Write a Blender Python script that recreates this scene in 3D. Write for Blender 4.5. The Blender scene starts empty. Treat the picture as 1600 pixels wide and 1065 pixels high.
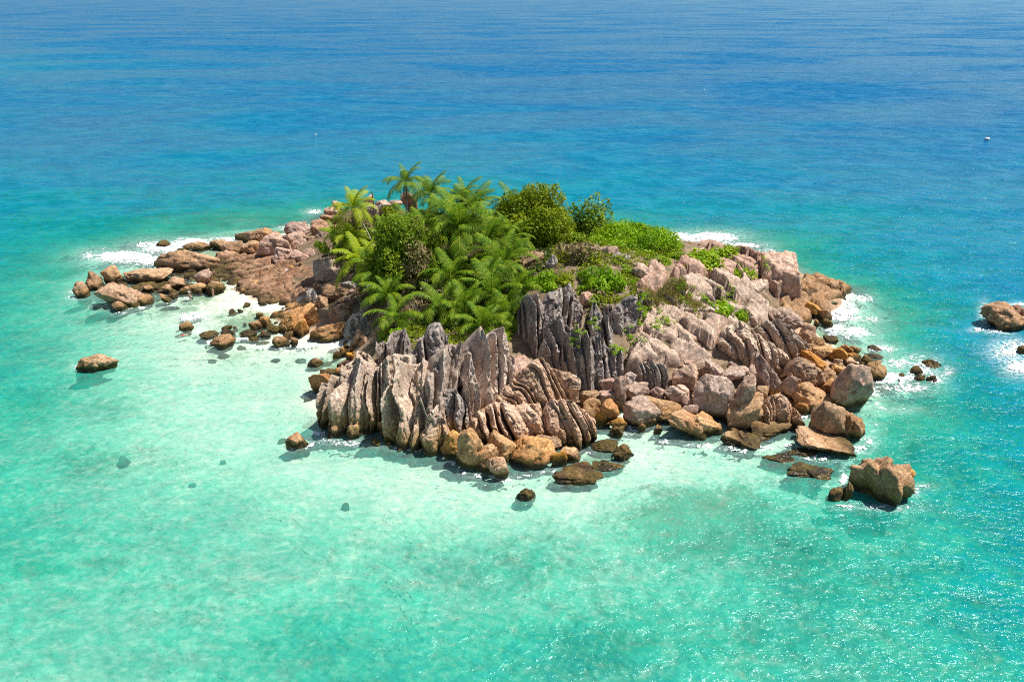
import bpy, bmesh, math, random
import numpy as np
from mathutils import Vector, Matrix, Quaternion

# ------------------------------------------------------------------ camera, sky, sun, exposure
SC = bpy.context.scene
C = SC.collection
CAM_H, PITCH, F_PX, PW, PH = 45.0, math.radians(24.8), 1186.0, 1600.0, 1065.0
cam = bpy.data.cameras.new('camera')
cam.sensor_width = 36.0
cam.lens = 36.0 * F_PX / PW
cam.clip_start, cam.clip_end = 0.5, 60000
cam_o = bpy.data.objects.new('camera', cam)
C.objects.link(cam_o)
cam_o.location = (0, 0, CAM_H)
cam_o.rotation_euler = (math.pi / 2 - PITCH, 0, 0)
SC.camera = cam_o

SUN_EL, SUN_AZ = math.radians(62), math.radians(70)       # azimuth from +Y towards +X
world = bpy.data.worlds.new('World')
SC.world = world
world.use_nodes = True
wn = world.node_tree
sky = wn.nodes.new('ShaderNodeTexSky')
sky.sky_type = 'NISHITA'
sky.sun_disc = False
sky.sun_elevation, sky.sun_rotation = SUN_EL, SUN_AZ
wn.links.new(sky.outputs[0], wn.nodes['Background'].inputs[0])
wn.nodes['Background'].inputs[1].default_value = 0.068
sl = bpy.data.lights.new('sun', 'SUN')
sl.energy, sl.angle, sl.color = 5.0, math.radians(0.53), (1.0, 0.955, 0.88)
sun = bpy.data.objects.new('sun', sl)
C.objects.link(sun)
SDIR = Vector((math.cos(SUN_EL) * math.sin(SUN_AZ), math.cos(SUN_EL) * math.cos(SUN_AZ), math.sin(SUN_EL)))
sun.rotation_euler = SDIR.to_track_quat('Z', 'Y').to_euler()
sun.location = (60, 60, 120)
SC.view_settings.view_transform = 'Standard'
SC.view_settings.look = 'None'
SC.view_settings.exposure = 0.55
SC.view_settings.gamma = 1.0
SC.cycles.use_denoising = False
SC.cycles.pixel_filter_type = 'BLACKMAN_HARRIS'
SC.cycles.filter_width = 1.05
SC.cycles.sample_clamp_direct = 12.0
SC.cycles.sample_clamp_indirect = 4.0
SC.cycles.max_bounces = 6
SC.cycles.transparent_max_bounces = 12
SC.cycles.caustics_reflective = False
SC.cycles.caustics_refractive = False

rng = np.random.default_rng(11)
random.seed(5)

# ------------------------------------------------------------------ picture <-> place
SP, CP = math.sin(PITCH), math.cos(PITCH)

def ray(px, py):
    xn, yn = (px - PW / 2) / F_PX, (PH / 2 - py) / F_PX
    return np.array([xn, CP + yn * SP, -SP + yn * CP])

def P(px, py, z=0.0):
    d = ray(px, py)
    t = (z - CAM_H) / d[2]
    return np.array([d[0] * t, d[1] * t, z])

def PY(px, py, Y):
    d = ray(px, py)
    t = Y / d[1]
    return np.array([d[0] * t, Y, CAM_H + d[2] * t])

def proj(V):
    V = np.asarray(V, float)
    x, y, z = V[..., 0], V[..., 1], V[..., 2] - CAM_H
    dep = np.maximum(y * CP - z * SP, 1e-3)
    up = y * SP + z * CP
    return PW / 2 + F_PX * x / dep, PH / 2 - F_PX * up / dep, dep

# ------------------------------------------------------------------ noise
def _h(i, j, k, s):
    n = (i.astype(np.int64) * 374761393 + j.astype(np.int64) * 668265263 + k.astype(np.int64) * 2147483647 + s * 974634777) & 0xFFFFFFFF
    n = ((n ^ (n >> 13)) * 1274126177) & 0xFFFFFFFF
    n = ((n ^ (n >> 16)) * 2246822519) & 0xFFFFFFFF
    return ((n ^ (n >> 15)) & 0xFFFF).astype(np.float64) / 32767.5 - 1.0

def vn(p, s=0):
    p = np.asarray(p, float)
    f = np.floor(p)
    t = p - f
    t = t * t * t * (t * (t * 6 - 15) + 10)
    i, j, k = f[:, 0], f[:, 1], f[:, 2]
    r = 0
    for a in (0, 1):
        wa = t[:, 0] if a else 1 - t[:, 0]
        for b in (0, 1):
            wb = t[:, 1] if b else 1 - t[:, 1]
            for c in (0, 1):
                wc = t[:, 2] if c else 1 - t[:, 2]
                r = r + wa * wb * wc * _h(i + a, j + b, k + c, s)
    return r

def fbm(p, o=4, s=0, g=0.5):
    p = np.asarray(p, float)
    r, a, n = 0, 1.0, 0
    for q in range(o):
        r = r + a * vn(p * (2.03 ** q) + 17.3 * q, s + q)
        n += a
        a *= g
    return r / n

def chips(p, s=0):
    """every cell of space gets a plane of its own tilt: broken, chiselled faces"""
    p = np.asarray(p, float)
    f = np.floor(p)
    best = np.full(len(p), 9e9); val = np.zeros(len(p)); second = np.full(len(p), 9e9)
    for a in (-1, 0, 1):
        for b in (-1, 0, 1):
            for c in (-1, 0, 1):
                i, j, k = f[:, 0] + a, f[:, 1] + b, f[:, 2] + c
                hx, hy, hz = _h(i, j, k, s), _h(i, j, k, s + 1), _h(i, j, k, s + 2)
                dx, dy, dz = p[:, 0] - (i + .5 + .45 * hx), p[:, 1] - (j + .5 + .45 * hy), p[:, 2] - (k + .5 + .45 * hz)
                d = dx * dx + dy * dy + dz * dz
                m = d < best
                second = np.where(m, best, np.minimum(second, d))
                best = np.where(m, d, best)
                val = np.where(m, 1.3 * (hy * dx + hz * dy + hx * dz) + 0.5 * _h(i, j, k, s + 3), val)
    return val - 0.5 * np.exp(-((np.sqrt(second) - np.sqrt(best)) / 0.05) ** 2)

def sstep(a, b, x):
    t = np.clip((x - a) / (b - a), 0, 1)
    return t * t * (3 - 2 * t)

# ------------------------------------------------------------------ objects
def tag(o, label=None, cat=None, group=None, kind=None):
    for k, v in (('label', label), ('category', cat), ('group', group), ('kind', kind)):
        if v:
            o[k] = v
    return o

def mesh(name, V, Fq, mat=None, parent=None, smooth=True, attrs=None, loc=None, mats=None, mi=None):
    V = np.asarray(V, np.float32)
    Fq = np.asarray(Fq, np.int32)
    if loc is not None:
        V = V - np.asarray(loc, np.float32)
    me = bpy.data.meshes.new(name)
    n, k = Fq.shape
    me.vertices.add(len(V))
    me.vertices.foreach_set('co', V.ravel())
    me.loops.add(n * k)
    me.loops.foreach_set('vertex_index', Fq.ravel())
    me.polygons.add(n)
    me.polygons.foreach_set('loop_start', np.arange(0, n * k, k, dtype=np.int32))
    if smooth:
        me.polygons.foreach_set('use_smooth', np.ones(n, bool))
    me.update(calc_edges=True)
    for an, av in (attrs or {}).items():
        av = np.asarray(av, np.float32)
        a = me.attributes.new(an, 'FLOAT', 'POINT')
        a.data.foreach_set('value', av)
    for m in (mats or [mat]):
        if m:
            me.materials.append(m)
    if mi is not None:
        me.polygons.foreach_set('material_index', np.asarray(mi, np.int32))
    o = bpy.data.objects.new(name, me)
    C.objects.link(o)
    if loc is not None:
        o.location = loc
    if parent:
        o.parent = parent
    return o

def empty(name, loc):
    o = bpy.data.objects.new(name, None)
    o.empty_display_size = 0.3
    C.objects.link(o)
    o.location = loc
    return o

def grid_faces(nu, nv):
    i = np.arange(nu - 1)[:, None] * nv + np.arange(nv - 1)[None, :]
    return np.stack([i, i + nv, i + nv + 1, i + 1], -1).reshape(-1, 4)

_ico = {}
def ico(n):
    if n not in _ico:
        bm = bmesh.new()
        bmesh.ops.create_icosphere(bm, subdivisions=n, radius=1)
        V = np.array([v.co[:] for v in bm.verts])
        Fi = np.array([[v.index for v in f.verts] for f in bm.faces])
        bm.free()
        _ico[n] = (V / np.linalg.norm(V, axis=1)[:, None], Fi)
    return _ico[n]

# ------------------------------------------------------------------ materials
class NT:
    def __init__(s, name):
        s.m = bpy.data.materials.new(name)
        s.m.use_nodes = True
        s.t = s.m.node_tree
        s.t.nodes.clear()
    def n(s, typ, **kw):
        o = s.t.nodes.new('ShaderNode' + typ)
        ins = kw.pop('ins', {})
        for k, v in kw.items():
            setattr(o, k, v)
        for k, v in ins.items():
            s.put(o.inputs[k], v)
        return o
    def put(s, sock, v):
        if isinstance(v, bpy.types.NodeSocket):
            s.t.links.new(v, sock)
        elif isinstance(v, (tuple, list)) and len(v) == 3 and sock.type == 'RGBA':
            sock.default_value = (*v, 1)
        else:
            sock.default_value = v
    def math(s, op, a, b=0.0, c=0.0, clamp=False):
        o = s.n('Math', operation=op, use_clamp=clamp)
        s.put(o.inputs[0], a); s.put(o.inputs[1], b); s.put(o.inputs[2], c)
        return o.outputs[0]
    def mix(s, f, a, b, blend='MIX'):
        o = s.n('Mix', data_type='RGBA', blend_type=blend)
        s.put(o.inputs[0], f); s.put(o.inputs[6], a); s.put(o.inputs[7], b)
        return o.outputs[2]
    def noise(s, vec, scale, detail=4, rough=0.55, dist=0.0):
        o = s.n('TexNoise', ins={'Vector': vec, 'Scale': scale, 'Detail': detail, 'Roughness': rough, 'Distortion': dist})
        return o.outputs[0]
    def mapv(s, vec, sc=(1, 1, 1), rot=(0, 0, 0)):
        o = s.n('Mapping')
        s.put(o.inputs[0], vec)
        o.inputs['Scale'].default_value = sc
        o.inputs['Rotation'].default_value = rot
        return o.outputs[0]
    def mr(s, v, a, b, c=0.0, d=1.0, smooth=True):
        o = s.n('MapRange', interpolation_type='SMOOTHSTEP' if smooth else 'LINEAR')
        s.put(o.inputs[0], v)
        for q, x in zip((1, 2, 3, 4), (a, b, c, d)):
            s.put(o.inputs[q], x)
        return o.outputs[0]
    def attr(s, name):
        return s.n('Attribute', attribute_name=name).outputs['Fac']
    def out(s, sh):
        o = s.n('OutputMaterial')
        s.t.links.new(sh, o.inputs[0])
        return s.m

def granite(name, c1, c2, dark, darkness, stain=(0.42, 0.22, 0.07), tide=1.3, ridge=False, pale=(0.72, 0.67, 0.62), zdark=2.0):
    s = NT(name)
    geo = s.n('NewGeometry')
    pos = geo.outputs['Position']
    z = s.n('SeparateXYZ', ins={0: pos}).outputs[2]
    nz = s.n('SeparateXYZ', ins={0: geo.outputs['Normal']}).outputs[2]
    rnd = s.n('ObjectInfo').outputs['Random']
    n1 = s.noise(pos, 0.55, 5, 0.6)
    n2 = s.noise(pos, 2.6, 5, 0.65)
    n3 = s.noise(pos, 11.0, 3, 0.7)
    col = s.mix(s.mr(n1, 0.35, 0.66), c1, c2)
    col = s.mix(s.mr(n2, 0.45, 0.66, 0, 0.62), col, tuple(x * 0.5 for x in c1))
    nb = s.noise(pos, 1.1, 6, 0.7, 0.6)
    col = s.mix(s.mr(nb, 0.52, 0.64, 0, 0.5), col, tuple(x * 0.42 + 0.3 * d for x, d in zip(c1, dark)))
    col = s.mix(s.mr(n3, 0.3, 0.75, 0, 0.22), col, tuple(min(1, x * 1.35) for x in c2))
    # per-rock shift
    hs = s.n('HueSaturation', ins={'Color': col, 'Value': s.mr(rnd, 0, 1, 0.76, 1.2, False), 'Saturation': s.mr(s.math('FRACT', s.math('MULTIPLY', rnd, 7.3)), 0, 1, 0.92, 1.12, False), 'Hue': s.mr(s.math('FRACT', s.math('MULTIPLY', rnd, 3.7)), 0, 1, 0.488, 0.499, False)})
    col = hs.outputs[0]
    # dark lichen running down the faces in streaks
    st = s.noise(s.mapv(pos, (1.5, 1.5, 0.16)), 1.0, 5, 0.6, 0.4)
    pt = s.noise(pos, 0.35, 3, 0.5)
    hi = s.mr(s.math('ADD', z, s.math('MULTIPLY', pt, 3.0)), zdark, zdark + 3.5)
    dm = s.math('MULTIPLY', s.math('MULTIPLY', s.mr(st, 0.44, 0.6), hi), darkness)
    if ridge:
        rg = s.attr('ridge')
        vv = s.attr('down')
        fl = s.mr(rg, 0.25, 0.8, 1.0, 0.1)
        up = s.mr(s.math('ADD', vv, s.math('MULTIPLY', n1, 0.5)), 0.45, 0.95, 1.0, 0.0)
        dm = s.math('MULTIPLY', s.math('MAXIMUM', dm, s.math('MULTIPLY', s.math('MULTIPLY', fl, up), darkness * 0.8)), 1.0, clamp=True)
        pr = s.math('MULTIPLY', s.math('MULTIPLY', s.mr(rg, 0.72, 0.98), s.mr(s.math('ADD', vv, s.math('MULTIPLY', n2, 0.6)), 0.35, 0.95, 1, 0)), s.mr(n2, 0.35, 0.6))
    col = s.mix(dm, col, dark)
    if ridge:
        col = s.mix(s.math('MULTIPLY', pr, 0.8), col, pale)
    ck = s.attr('crack')
    col = s.mix(s.math('MULTIPLY', s.mr(s.math('ADD', ck, s.math('MULTIPLY', n2, .5)), 0.5, 1.1), 0.85), col, tuple(.22 * x for x in c1))
    # iron and algae stain towards the water
    zt = s.math('ADD', z, s.math('MULTIPLY', s.math('SUBTRACT', n1, 0.5), 2.4))
    col = s.mix(s.mr(zt, tide * 0.5, tide * 1.7, 0.85, 0.0), col, s.mix(s.mr(n2, 0.35, 0.65), stain, tuple(x * 0.62 for x in stain)))
    zw = s.math('ADD', z, s.math('MULTIPLY', s.math('SUBTRACT', n2, 0.5), 0.9))
    col = s.mix(s.mr(zw, 0.45, 1.2, 0.95, 0.0), col, s.mix(s.mr(n1, 0.4, 0.6), (0.032, 0.024, 0.014), (0.10, 0.072, 0.016)))
    wet = s.mr(zw, 0.1, 0.5, 0.35, 0.85)
    rid_ = s.math('ABSOLUTE', s.math('SUBTRACT', s.noise(pos, 1.9, 5, 0.65, 0.3), 0.5))
    h = s.math('ADD', s.math('MULTIPLY', n2, 0.15), s.math('MULTIPLY', n3, 0.03))
    h = s.math('ADD', h, s.math('MULTIPLY', s.math('MINIMUM', rid_, 0.06), 2.2))
    h = s.math('ADD', h, s.math('MULTIPLY', s.noise(pos, 34.0, 2), 0.004))
    bp = s.n('Bump', ins={'Height': h, 'Strength': 0.85, 'Distance': 0.6})
    b = s.n('BsdfPrincipled', ins={'Base Color': col, 'Roughness': wet, 'Normal': bp.outputs[0], 'Specular IOR Level': 0.3})
    return s.out(b.outputs[0])

M = {}
M['tan'] = granite('orange_tan_granite', (0.47, 0.28, 0.13), (0.62, 0.42, 0.24), (0.10, 0.075, 0.05), 0.35, tide=0.8, zdark=1.5)
M['brown'] = granite('brown_granite', (0.42, 0.25, 0.13), (0.56, 0.38, 0.23), (0.09, 0.07, 0.055), 0.6, tide=1.0)
M['pink'] = granite('pink_granite', (0.56, 0.36, 0.25), (0.72, 0.52, 0.39), (0.15, 0.12, 0.10), 0.55, tide=1.0, zdark=2.0)
M['pale'] = granite('pale_granite', (0.58, 0.41, 0.30), (0.74, 0.57, 0.44), (0.20, 0.17, 0.14), 0.45, tide=0.9, zdark=3.0)
M['orange'] = granite('orange_granite', (0.50, 0.24, 0.06), (0.64, 0.37, 0.13), (0.12, 0.07, 0.03), 0.3, tide=0.7, zdark=3.0)
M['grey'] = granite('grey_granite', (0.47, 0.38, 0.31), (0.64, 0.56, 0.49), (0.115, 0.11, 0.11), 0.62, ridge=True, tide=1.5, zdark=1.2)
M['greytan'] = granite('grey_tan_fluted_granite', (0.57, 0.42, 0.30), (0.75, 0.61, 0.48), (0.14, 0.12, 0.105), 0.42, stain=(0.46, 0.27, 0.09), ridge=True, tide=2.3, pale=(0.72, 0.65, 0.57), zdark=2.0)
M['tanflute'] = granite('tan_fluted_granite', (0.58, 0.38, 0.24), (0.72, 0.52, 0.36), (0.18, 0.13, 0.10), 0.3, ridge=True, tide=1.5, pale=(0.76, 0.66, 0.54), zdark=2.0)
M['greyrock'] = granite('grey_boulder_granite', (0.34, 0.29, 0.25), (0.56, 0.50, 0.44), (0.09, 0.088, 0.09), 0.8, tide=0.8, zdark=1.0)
M['wet'] = granite('wet_brown_rock', (0.20, 0.13, 0.06), (0.30, 0.20, 0.09), (0.06, 0.05, 0.03), 0.4, stain=(0.22, 0.14, 0.04), tide=1.5)
M['apron'] = granite('orange_tan_apron_granite', (0.44, 0.25, 0.12), (0.55, 0.36, 0.21), (0.13, 0.09, 0.06), 0.5, tide=0.6, zdark=0.5)
M['stack'] = granite('ochre_stack_granite', (0.50, 0.31, 0.14), (0.62, 0.43, 0.24), (0.12, 0.085, 0.04), 0.5, stain=(0.34, 0.22, 0.06), tide=1.5, zdark=3.0)
M['rust'] = granite('rust_brown_granite', (0.40, 0.21, 0.09), (0.50, 0.32, 0.18), (0.13, 0.08, 0.05), 0.5, stain=(0.36, 0.20, 0.06), tide=0.5, zdark=0.3)
M['drowned'] = granite('drowned_weedy_rock', (0.14, 0.19, 0.11), (0.24, 0.28, 0.17), (0.06, 0.08, 0.05), 0.2, stain=(0.16, 0.20, 0.10), tide=0.01)
# ------------------------------------------------------------------ ground: island and seabed heights
LAND = [  # picture x, y, height
 (512,662,-.7),(548,676,-.8),(600,670,-.7),(650,686,-.8),(720,712,-.8),(800,716,-.8),(870,706,-.7),(930,684,-.6),(985,662,-.5),(1040,676,-.7),(1100,676,-.7),(1160,680,-.7),
 (1200,672,-.6),(1245,658,-.5),(1290,640,-.5),(1340,626,-.5),(1356,594,-.3),(1345,560,0),(1300,536,-.2),(1280,512,-.5),(1300,506,-.7),(1330,474,-.5),(1328,452,-.2),(1265,434,0),
 (352,440,0),(345,410,0),(360,385,0),(372,470,0),(412,488,0),(432,505,0),(480,530,0),(528,548,0),(548,566,0),(520,600,0),(505,640,0),
 (560,640,1.2),(570,600,3.6),(600,620,2),(650,640,1.2),(680,610,3),(740,610,2.6),(760,660,.4),(820,650,1.2),(860,650,.6),(840,600,2.4),(790,560,5),(720,560,5.5),
 (640,570,5),(610,540,5),(620,520,5),(700,500,6),(780,520,6),(830,560,4.2),(880,590,3),(860,520,6),(900,560,4),(940,590,2.2),(960,630,.3),(920,640,.3),
 (860,470,8.4),(900,450,9),(960,430,10),(1000,400,10),(1050,400,8),(1000,480,7),(1060,480,6.4),(1100,470,6.3),(1000,560,3.5),(1040,520,5),(1080,540,4),(1150,500,4.5),(1120,440,7),
 (1170,470,4.8),(1200,440,5.0),(1180,410,6.3),(1130,400,6.5),(1080,420,8),(1040,590,2),(1130,620,1.2),(1200,580,2),(1260,560,1.4),(1300,585,.5),(1100,640,.2),(1200,640,.1),(1190,530,3),(1230,540,2),
 (1230,478,1.9),(1290,470,1.1),(1240,515,1.4),(1260,450,1.3),(1300,455,.8),
 (420,440,.8),(470,450,1.1),(385,432,.4),(400,460,.35),(440,420,1.0),(440,390,1.6),(400,390,.6),(490,480,2),(530,470,3),(500,510,.8),(540,500,1.8),(560,440,4),(540,400,4.6),(500,380,3.5),(470,370,2.2),
 (600,430,6),(580,480,4.5),(560,520,1.8),(580,550,2.5),(560,360,6),(520,350,4.2),(620,340,6.3),(700,400,8),(800,400,9),(870,380,10),(950,370,9),(800,340,6),(900,345,6),(1000,365,6.2),(700,340,6),(640,330,6),
 (515,537,.12),(540,525,.5),(415,482,.15),(445,474,.45),(600,320,5),(560,322,3.5),(1080,385,3),(1140,390,3),(1040,372,2.5),(1210,400,3),
]
SEA = [  # picture x, y, depth of the water
 (250,600,1.0),(350,600,.85),(450,620,.75),(300,680,1.15),(450,720,1.1),(550,730,.9),(650,745,.8),(750,780,.9),(900,765,.7),(1000,705,.5),(1050,740,.75),(1150,735,1.0),(1150,790,1.5),
 (1250,760,1.9),(1290,800,2.7),(1240,728,1.2),(400,560,.45),(300,560,.7),(330,480,.25),(370,490,.25),(300,470,.4),(450,570,.5),(300,440,.35),(345,425,.2),(240,470,.6),(200,500,1.2),(240,520,1.1),
 (100,650,2.0),(50,600,2.7),(0,560,3.4),(0,500,3.8),(100,500,2.5),(200,545,1.4),(250,560,1.1),(100,800,2.0),(0,800,2.4),(300,850,1.9),(100,1000,2.0),(0,1050,1.8),(300,1000,2.4),(500,1050,2.8),
 (600,850,1.7),(800,1050,2.8),(800,880,2.0),(1000,900,2.2),(1000,1050,3.0),(1200,1050,3.3),(1200,900,2.8),(1400,900,3.4),(1600,1050,4.2),(1600,900,4.6),(1600,750,5.2),(1500,720,4.2),(1450,650,2.6),
 (1500,600,5.2),(1600,640,5.5),(1500,520,8),(1420,500,2.6),(1380,480,2.2),(1420,450,5.5),(1330,430,5),(1280,405,5),(1400,400,10),(1600,450,12),(1600,350,12),(1400,330,11),(1200,340,9),(1200,372,4),(1120,350,7),
 (1040,345,7),(1000,320,8.5),(1100,300,12),(800,280,10),(600,280,10),(500,300,8),(440,345,2.6),(350,352,3.2),(300,368,1.6),(220,385,1.2),(160,395,1.6),(100,405,3),(100,350,5.5),(0,400,4.6),(0,340,7),
 (200,330,7.5),(400,250,13),(100,250,15),(0,200,19),(600,200,18),(1000,200,22),(1500,200,28),(0,105,13),(200,110,18),(0,60,26),(0,150,22),(800,100,38),(1600,100,45),(400,60,34),(100,440,2.4),(60,440,3.4),(60,480,3.2),(130,475,2),
 (1320,520,1.0),(1350,530,1.3),(1390,590,1.0),(1430,600,1.5),(1380,640,2.2),(1370,700,2.8),(1450,800,4),(1380,810,3.4),(1290,720,1.6),(1310,745,2.4),(250,430,.5),(200,455,.5),(160,470,1.4),
 (600,760,1.0),(700,770,1.0),(500,900,2.1),(700,950,2.4),(480,800,1.4),(200,740,1.6),(1100,830,1.8),
]
_pts, _val = [], []
for a, b, z in LAND:
    q = P(a, b, z); _pts.append(q[:2]); _val.append(z)
for a, b, d in SEA:
    q = P(a, b, 0); _pts.append(q[:2]); _val.append(-d)
for x, y, z in [(-60,158,-2),(-30,150,0),(-10,152,0.3),(10,152,0),(25,148,0),(40,142,0),(-20,165,-4),(20,165,-5),(45,152,-4),(0,175,-8)]:
    _pts.append(np.array([x, y])); _val.append(z)
_pts = np.array(_pts); _val = np.array(_val, float)

def uv(x, y):      # even out distance: far sea is sampled more coarsely than the shore
    x = np.asarray(x, float); y = np.asarray(y, float)
    yy = np.maximum(y + 30, 12)
    return np.stack([x / yy * 100, 100 * np.log(yy / 100)], -1)

_Q = uv(_pts[:, 0], _pts[:, 1])
def _ker(a, b):
    return -np.sqrt(((a[:, None] - b[None]) ** 2).sum(-1) + 1.0)
_n = len(_Q)
_A = np.zeros((_n + 3, _n + 3))
_A[:_n, :_n] = _ker(_Q, _Q) + np.eye(_n) * 0.5
_A[:_n, _n:] = np.c_[np.ones(_n), _Q / 100]
_A[_n:, :_n] = _A[:_n, _n:].T
_w = np.linalg.solve(_A, np.r_[_val, 0, 0, 0])

def height(x, y):
    x = np.ravel(x); y = np.ravel(y)
    out = np.empty(len(x))
    for i in range(0, len(x), 20000):
        q = uv(x[i:i + 20000], y[i:i + 20000])
        out[i:i + 20000] = _ker(q, _Q) @ _w[:_n] + np.c_[np.ones(len(q)), q / 100] @ _w[_n:]
    return np.clip(out, -60, 12)

def hit(px, py, lo=-0.25):
    ys = np.arange(45, 230, 0.5)
    d = ray(px, py)
    t = ys / d[1]
    z = CAM_H + d[2] * t
    g = np.maximum(height(d[0] * t, ys), lo)
    k = np.argmax(z <= g)
    if z[k] > g[k]:
        return P(px, py, 0)
    return np.array([d[0] * t[k], ys[k], g[k]])

def axis(lo, hi, step, far_lo, far_hi):
    a = list(np.arange(lo, hi + step / 2, step))
    s, v = step, hi
    while v < far_hi:
        s *= 1.22; v += s; a.append(v)
    s, v = step, lo
    while v > far_lo:
        s *= 1.22; v -= s; a.insert(0, v)
    return np.array(a)

XS = axis(-92, 96, 0.55, -16000, 16000)
YS = axis(42, 172, 0.55, -400, 30000)
GX, GY = np.meshgrid(XS, YS, indexing='ij')
HZ = height(GX, GY)
_g3 = np.c_[GX.ravel(), GY.ravel(), np.zeros(GX.size)]
near = (np.abs(_g3[:, 0]) < 110) & (_g3[:, 1] > 30) & (_g3[:, 1] < 190)
rough = np.where(HZ > 0.35, 1.0, 0.25)
HZ = HZ + np.where(near, rough * (0.35 * fbm(_g3 * 0.35, 4, 3) + 0.12 * fbm(_g3 * 1.1, 2, 9)), 0)
HZn = HZ.copy()

def seabed_material():
    s = NT('sand_and_soil')
    pos = s.n('NewGeometry').outputs['Position']
    z = s.n('SeparateXYZ', ins={0: pos}).outputs[2]
    n1 = s.noise(pos, 0.09, 5, 0.6)
    n2 = s.noise(pos, 0.5, 5, 0.65, 0.6)
    n3 = s.noise(pos, 2.2, 4, 0.65)
    sand = s.mix(n3, (0.80, 0.76, 0.64), (0.68, 0.66, 0.55))
    reef = s.mix(n3, (0.12, 0.21, 0.12), (0.25, 0.33, 0.20))
    rm = s.attr('reef')
    nf = s.noise(pos, 1.15, 5, 0.7, 0.8)
    mask = s.mr(s.math('ADD', s.math('ADD', s.math('MULTIPLY', n2, 0.45), s.math('MULTIPLY', nf, 0.65)), s.math('MULTIPLY', rm, 0.38)), 0.60, 0.84, 0.0, 0.92)
    under = s.mix(mask, sand, reef)
    # bare patches of darker coral rubble
    under = s.mix(s.math('MULTIPLY', s.mr(n3, 0.6, 0.74), s.mr(s.math('ADD', n1, s.math('MULTIPLY', rm, .3)), 0.45, 0.75, 0.08, 0.7)), under, (0.05, 0.12, 0.085))
    soil = s.mix(n2, (0.06, 0.045, 0.025), (0.15, 0.10, 0.06))
    rock = s.mix(s.mr(n2, 0.35, 0.65), (0.40, 0.27, 0.18), (0.24, 0.15, 0.09))
    pinkr = s.mix(s.mr(n2, 0.35, 0.68), (0.27, 0.195, 0.13), (0.11, 0.085, 0.05))
    land = s.mix(s.mr(s.math('ADD', z, n2), 1.4, 2.4), rock, s.mix(s.attr('soil'), pinkr, soil))
    sd = s.attr('sandy')
    lf = s.math('MULTIPLY', s.mr(s.math('ADD', z, s.math('MULTIPLY', n2, 0.3)), 0.15, 0.4), s.math('SUBTRACT', 1.0, sd))
    col = s.mix(lf, under, land)
    bp = s.n('Bump', ins={'Height': s.math('ADD', s.math('MULTIPLY', n3, 0.2), s.math('MULTIPLY', n2, 0.5)), 'Strength': 0.6, 'Distance': 0.5})
    return s.out(s.n('BsdfPrincipled', ins={'Base Color': col, 'Roughness': 0.95, 'Normal': bp.outputs[0], 'Specular IOR Level': 0.1}).outputs[0])

def blobmask(X, Y, blobs):
    m = np.zeros(X.size)
    px, py, _ = proj(np.c_[X.ravel(), Y.ravel(), np.zeros(X.size)])
    ok = Y.ravel() > 20
    for a, b, rx, ry, st in blobs:
        e = ((px - a) / rx) ** 2 + ((py - b) / ry) ** 2
        m = np.maximum(m, np.where(ok, st * np.exp(-e * 1.2), 0))
    return m

REEF = [(1100,800,140,55,1.3),(950,960,260,60,.6),(1295,512,34,20,1.4),(1330,540,30,14,1.2),(1250,652,20,10,1),(520,565,30,20,.6),(940,712,50,16,.9),(1250,712,60,20,1.2),(345,420,55,35,1.1),(310,460,40,16,.9),(220,455,60,25,1.1),(390,505,60,22,.9),(340,390,60,14,.9),(1150,775,110,45,.8),(1250,830,120,50,.8),(1050,820,150,40,.55),(1400,700,90,50,.9),(1430,640,70,30,1),(1400,490,60,30,1),(1440,620,80,30,.9),(1300,880,200,50,.6),(1200,960,300,60,.45),(1480,860,150,80,.6),
        (800,860,300,60,.45),(1000,980,300,70,.4),(350,900,200,60,.3),(480,960,200,60,.35),(130,700,140,40,.5),(150,620,90,30,.4),(40,600,50,30,.6),(40,860,60,14,1),(150,850,60,10,.8),(200,380,70,16,.9),(270,480,60,12,.6),
        (160,480,50,14,.7),(90,400,60,12,.8),(330,350,60,10,.6),(430,345,50,8,.9),(380,490,70,14,.5),(360,550,60,16,.5),(420,560,80,12,.3),(1500,680,80,40,.6),(1550,800,80,60,.5)]
SANDY = [(510,545,45,16,1.2),(540,528,18,12,1),(415,482,32,10,1.2),(450,474,22,7,1.2),(380,480,30,12,1),(330,470,40,12,1)]
reef = blobmask(GX, GY, REEF)
SOIL = [(620,545,50,25,1.3),(720,540,70,25,1.3),(800,535,50,30,1.3),(590,500,40,40,1.2),(900,450,60,30,1.2),(990,430,40,30,1),(650,420,130,90,1.6),(720,480,110,60,1.6),(580,400,70,70,1.4),(820,380,90,60,1.5),(920,400,70,40,1.2),(980,380,70,30,1.3),(1000,395,60,22,1.2)]
soilm = np.clip(blobmask(GX, GY - 0 * GY, SOIL), 0, 1)
sandy = np.clip(blobmask(GX, GY, SANDY) * 1.4, 0, 1)
nx, ny = GX.shape
terrain = mesh('seabed', np.c_[GX.ravel(), GY.ravel(), HZ], grid_faces(nx, ny), seabed_material(), attrs={'reef': reef, 'sandy': sandy, 'soil': soilm})
tag(terrain, 'pale sand seabed rising into the soil of the island', 'seabed', kind='structure')

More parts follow.
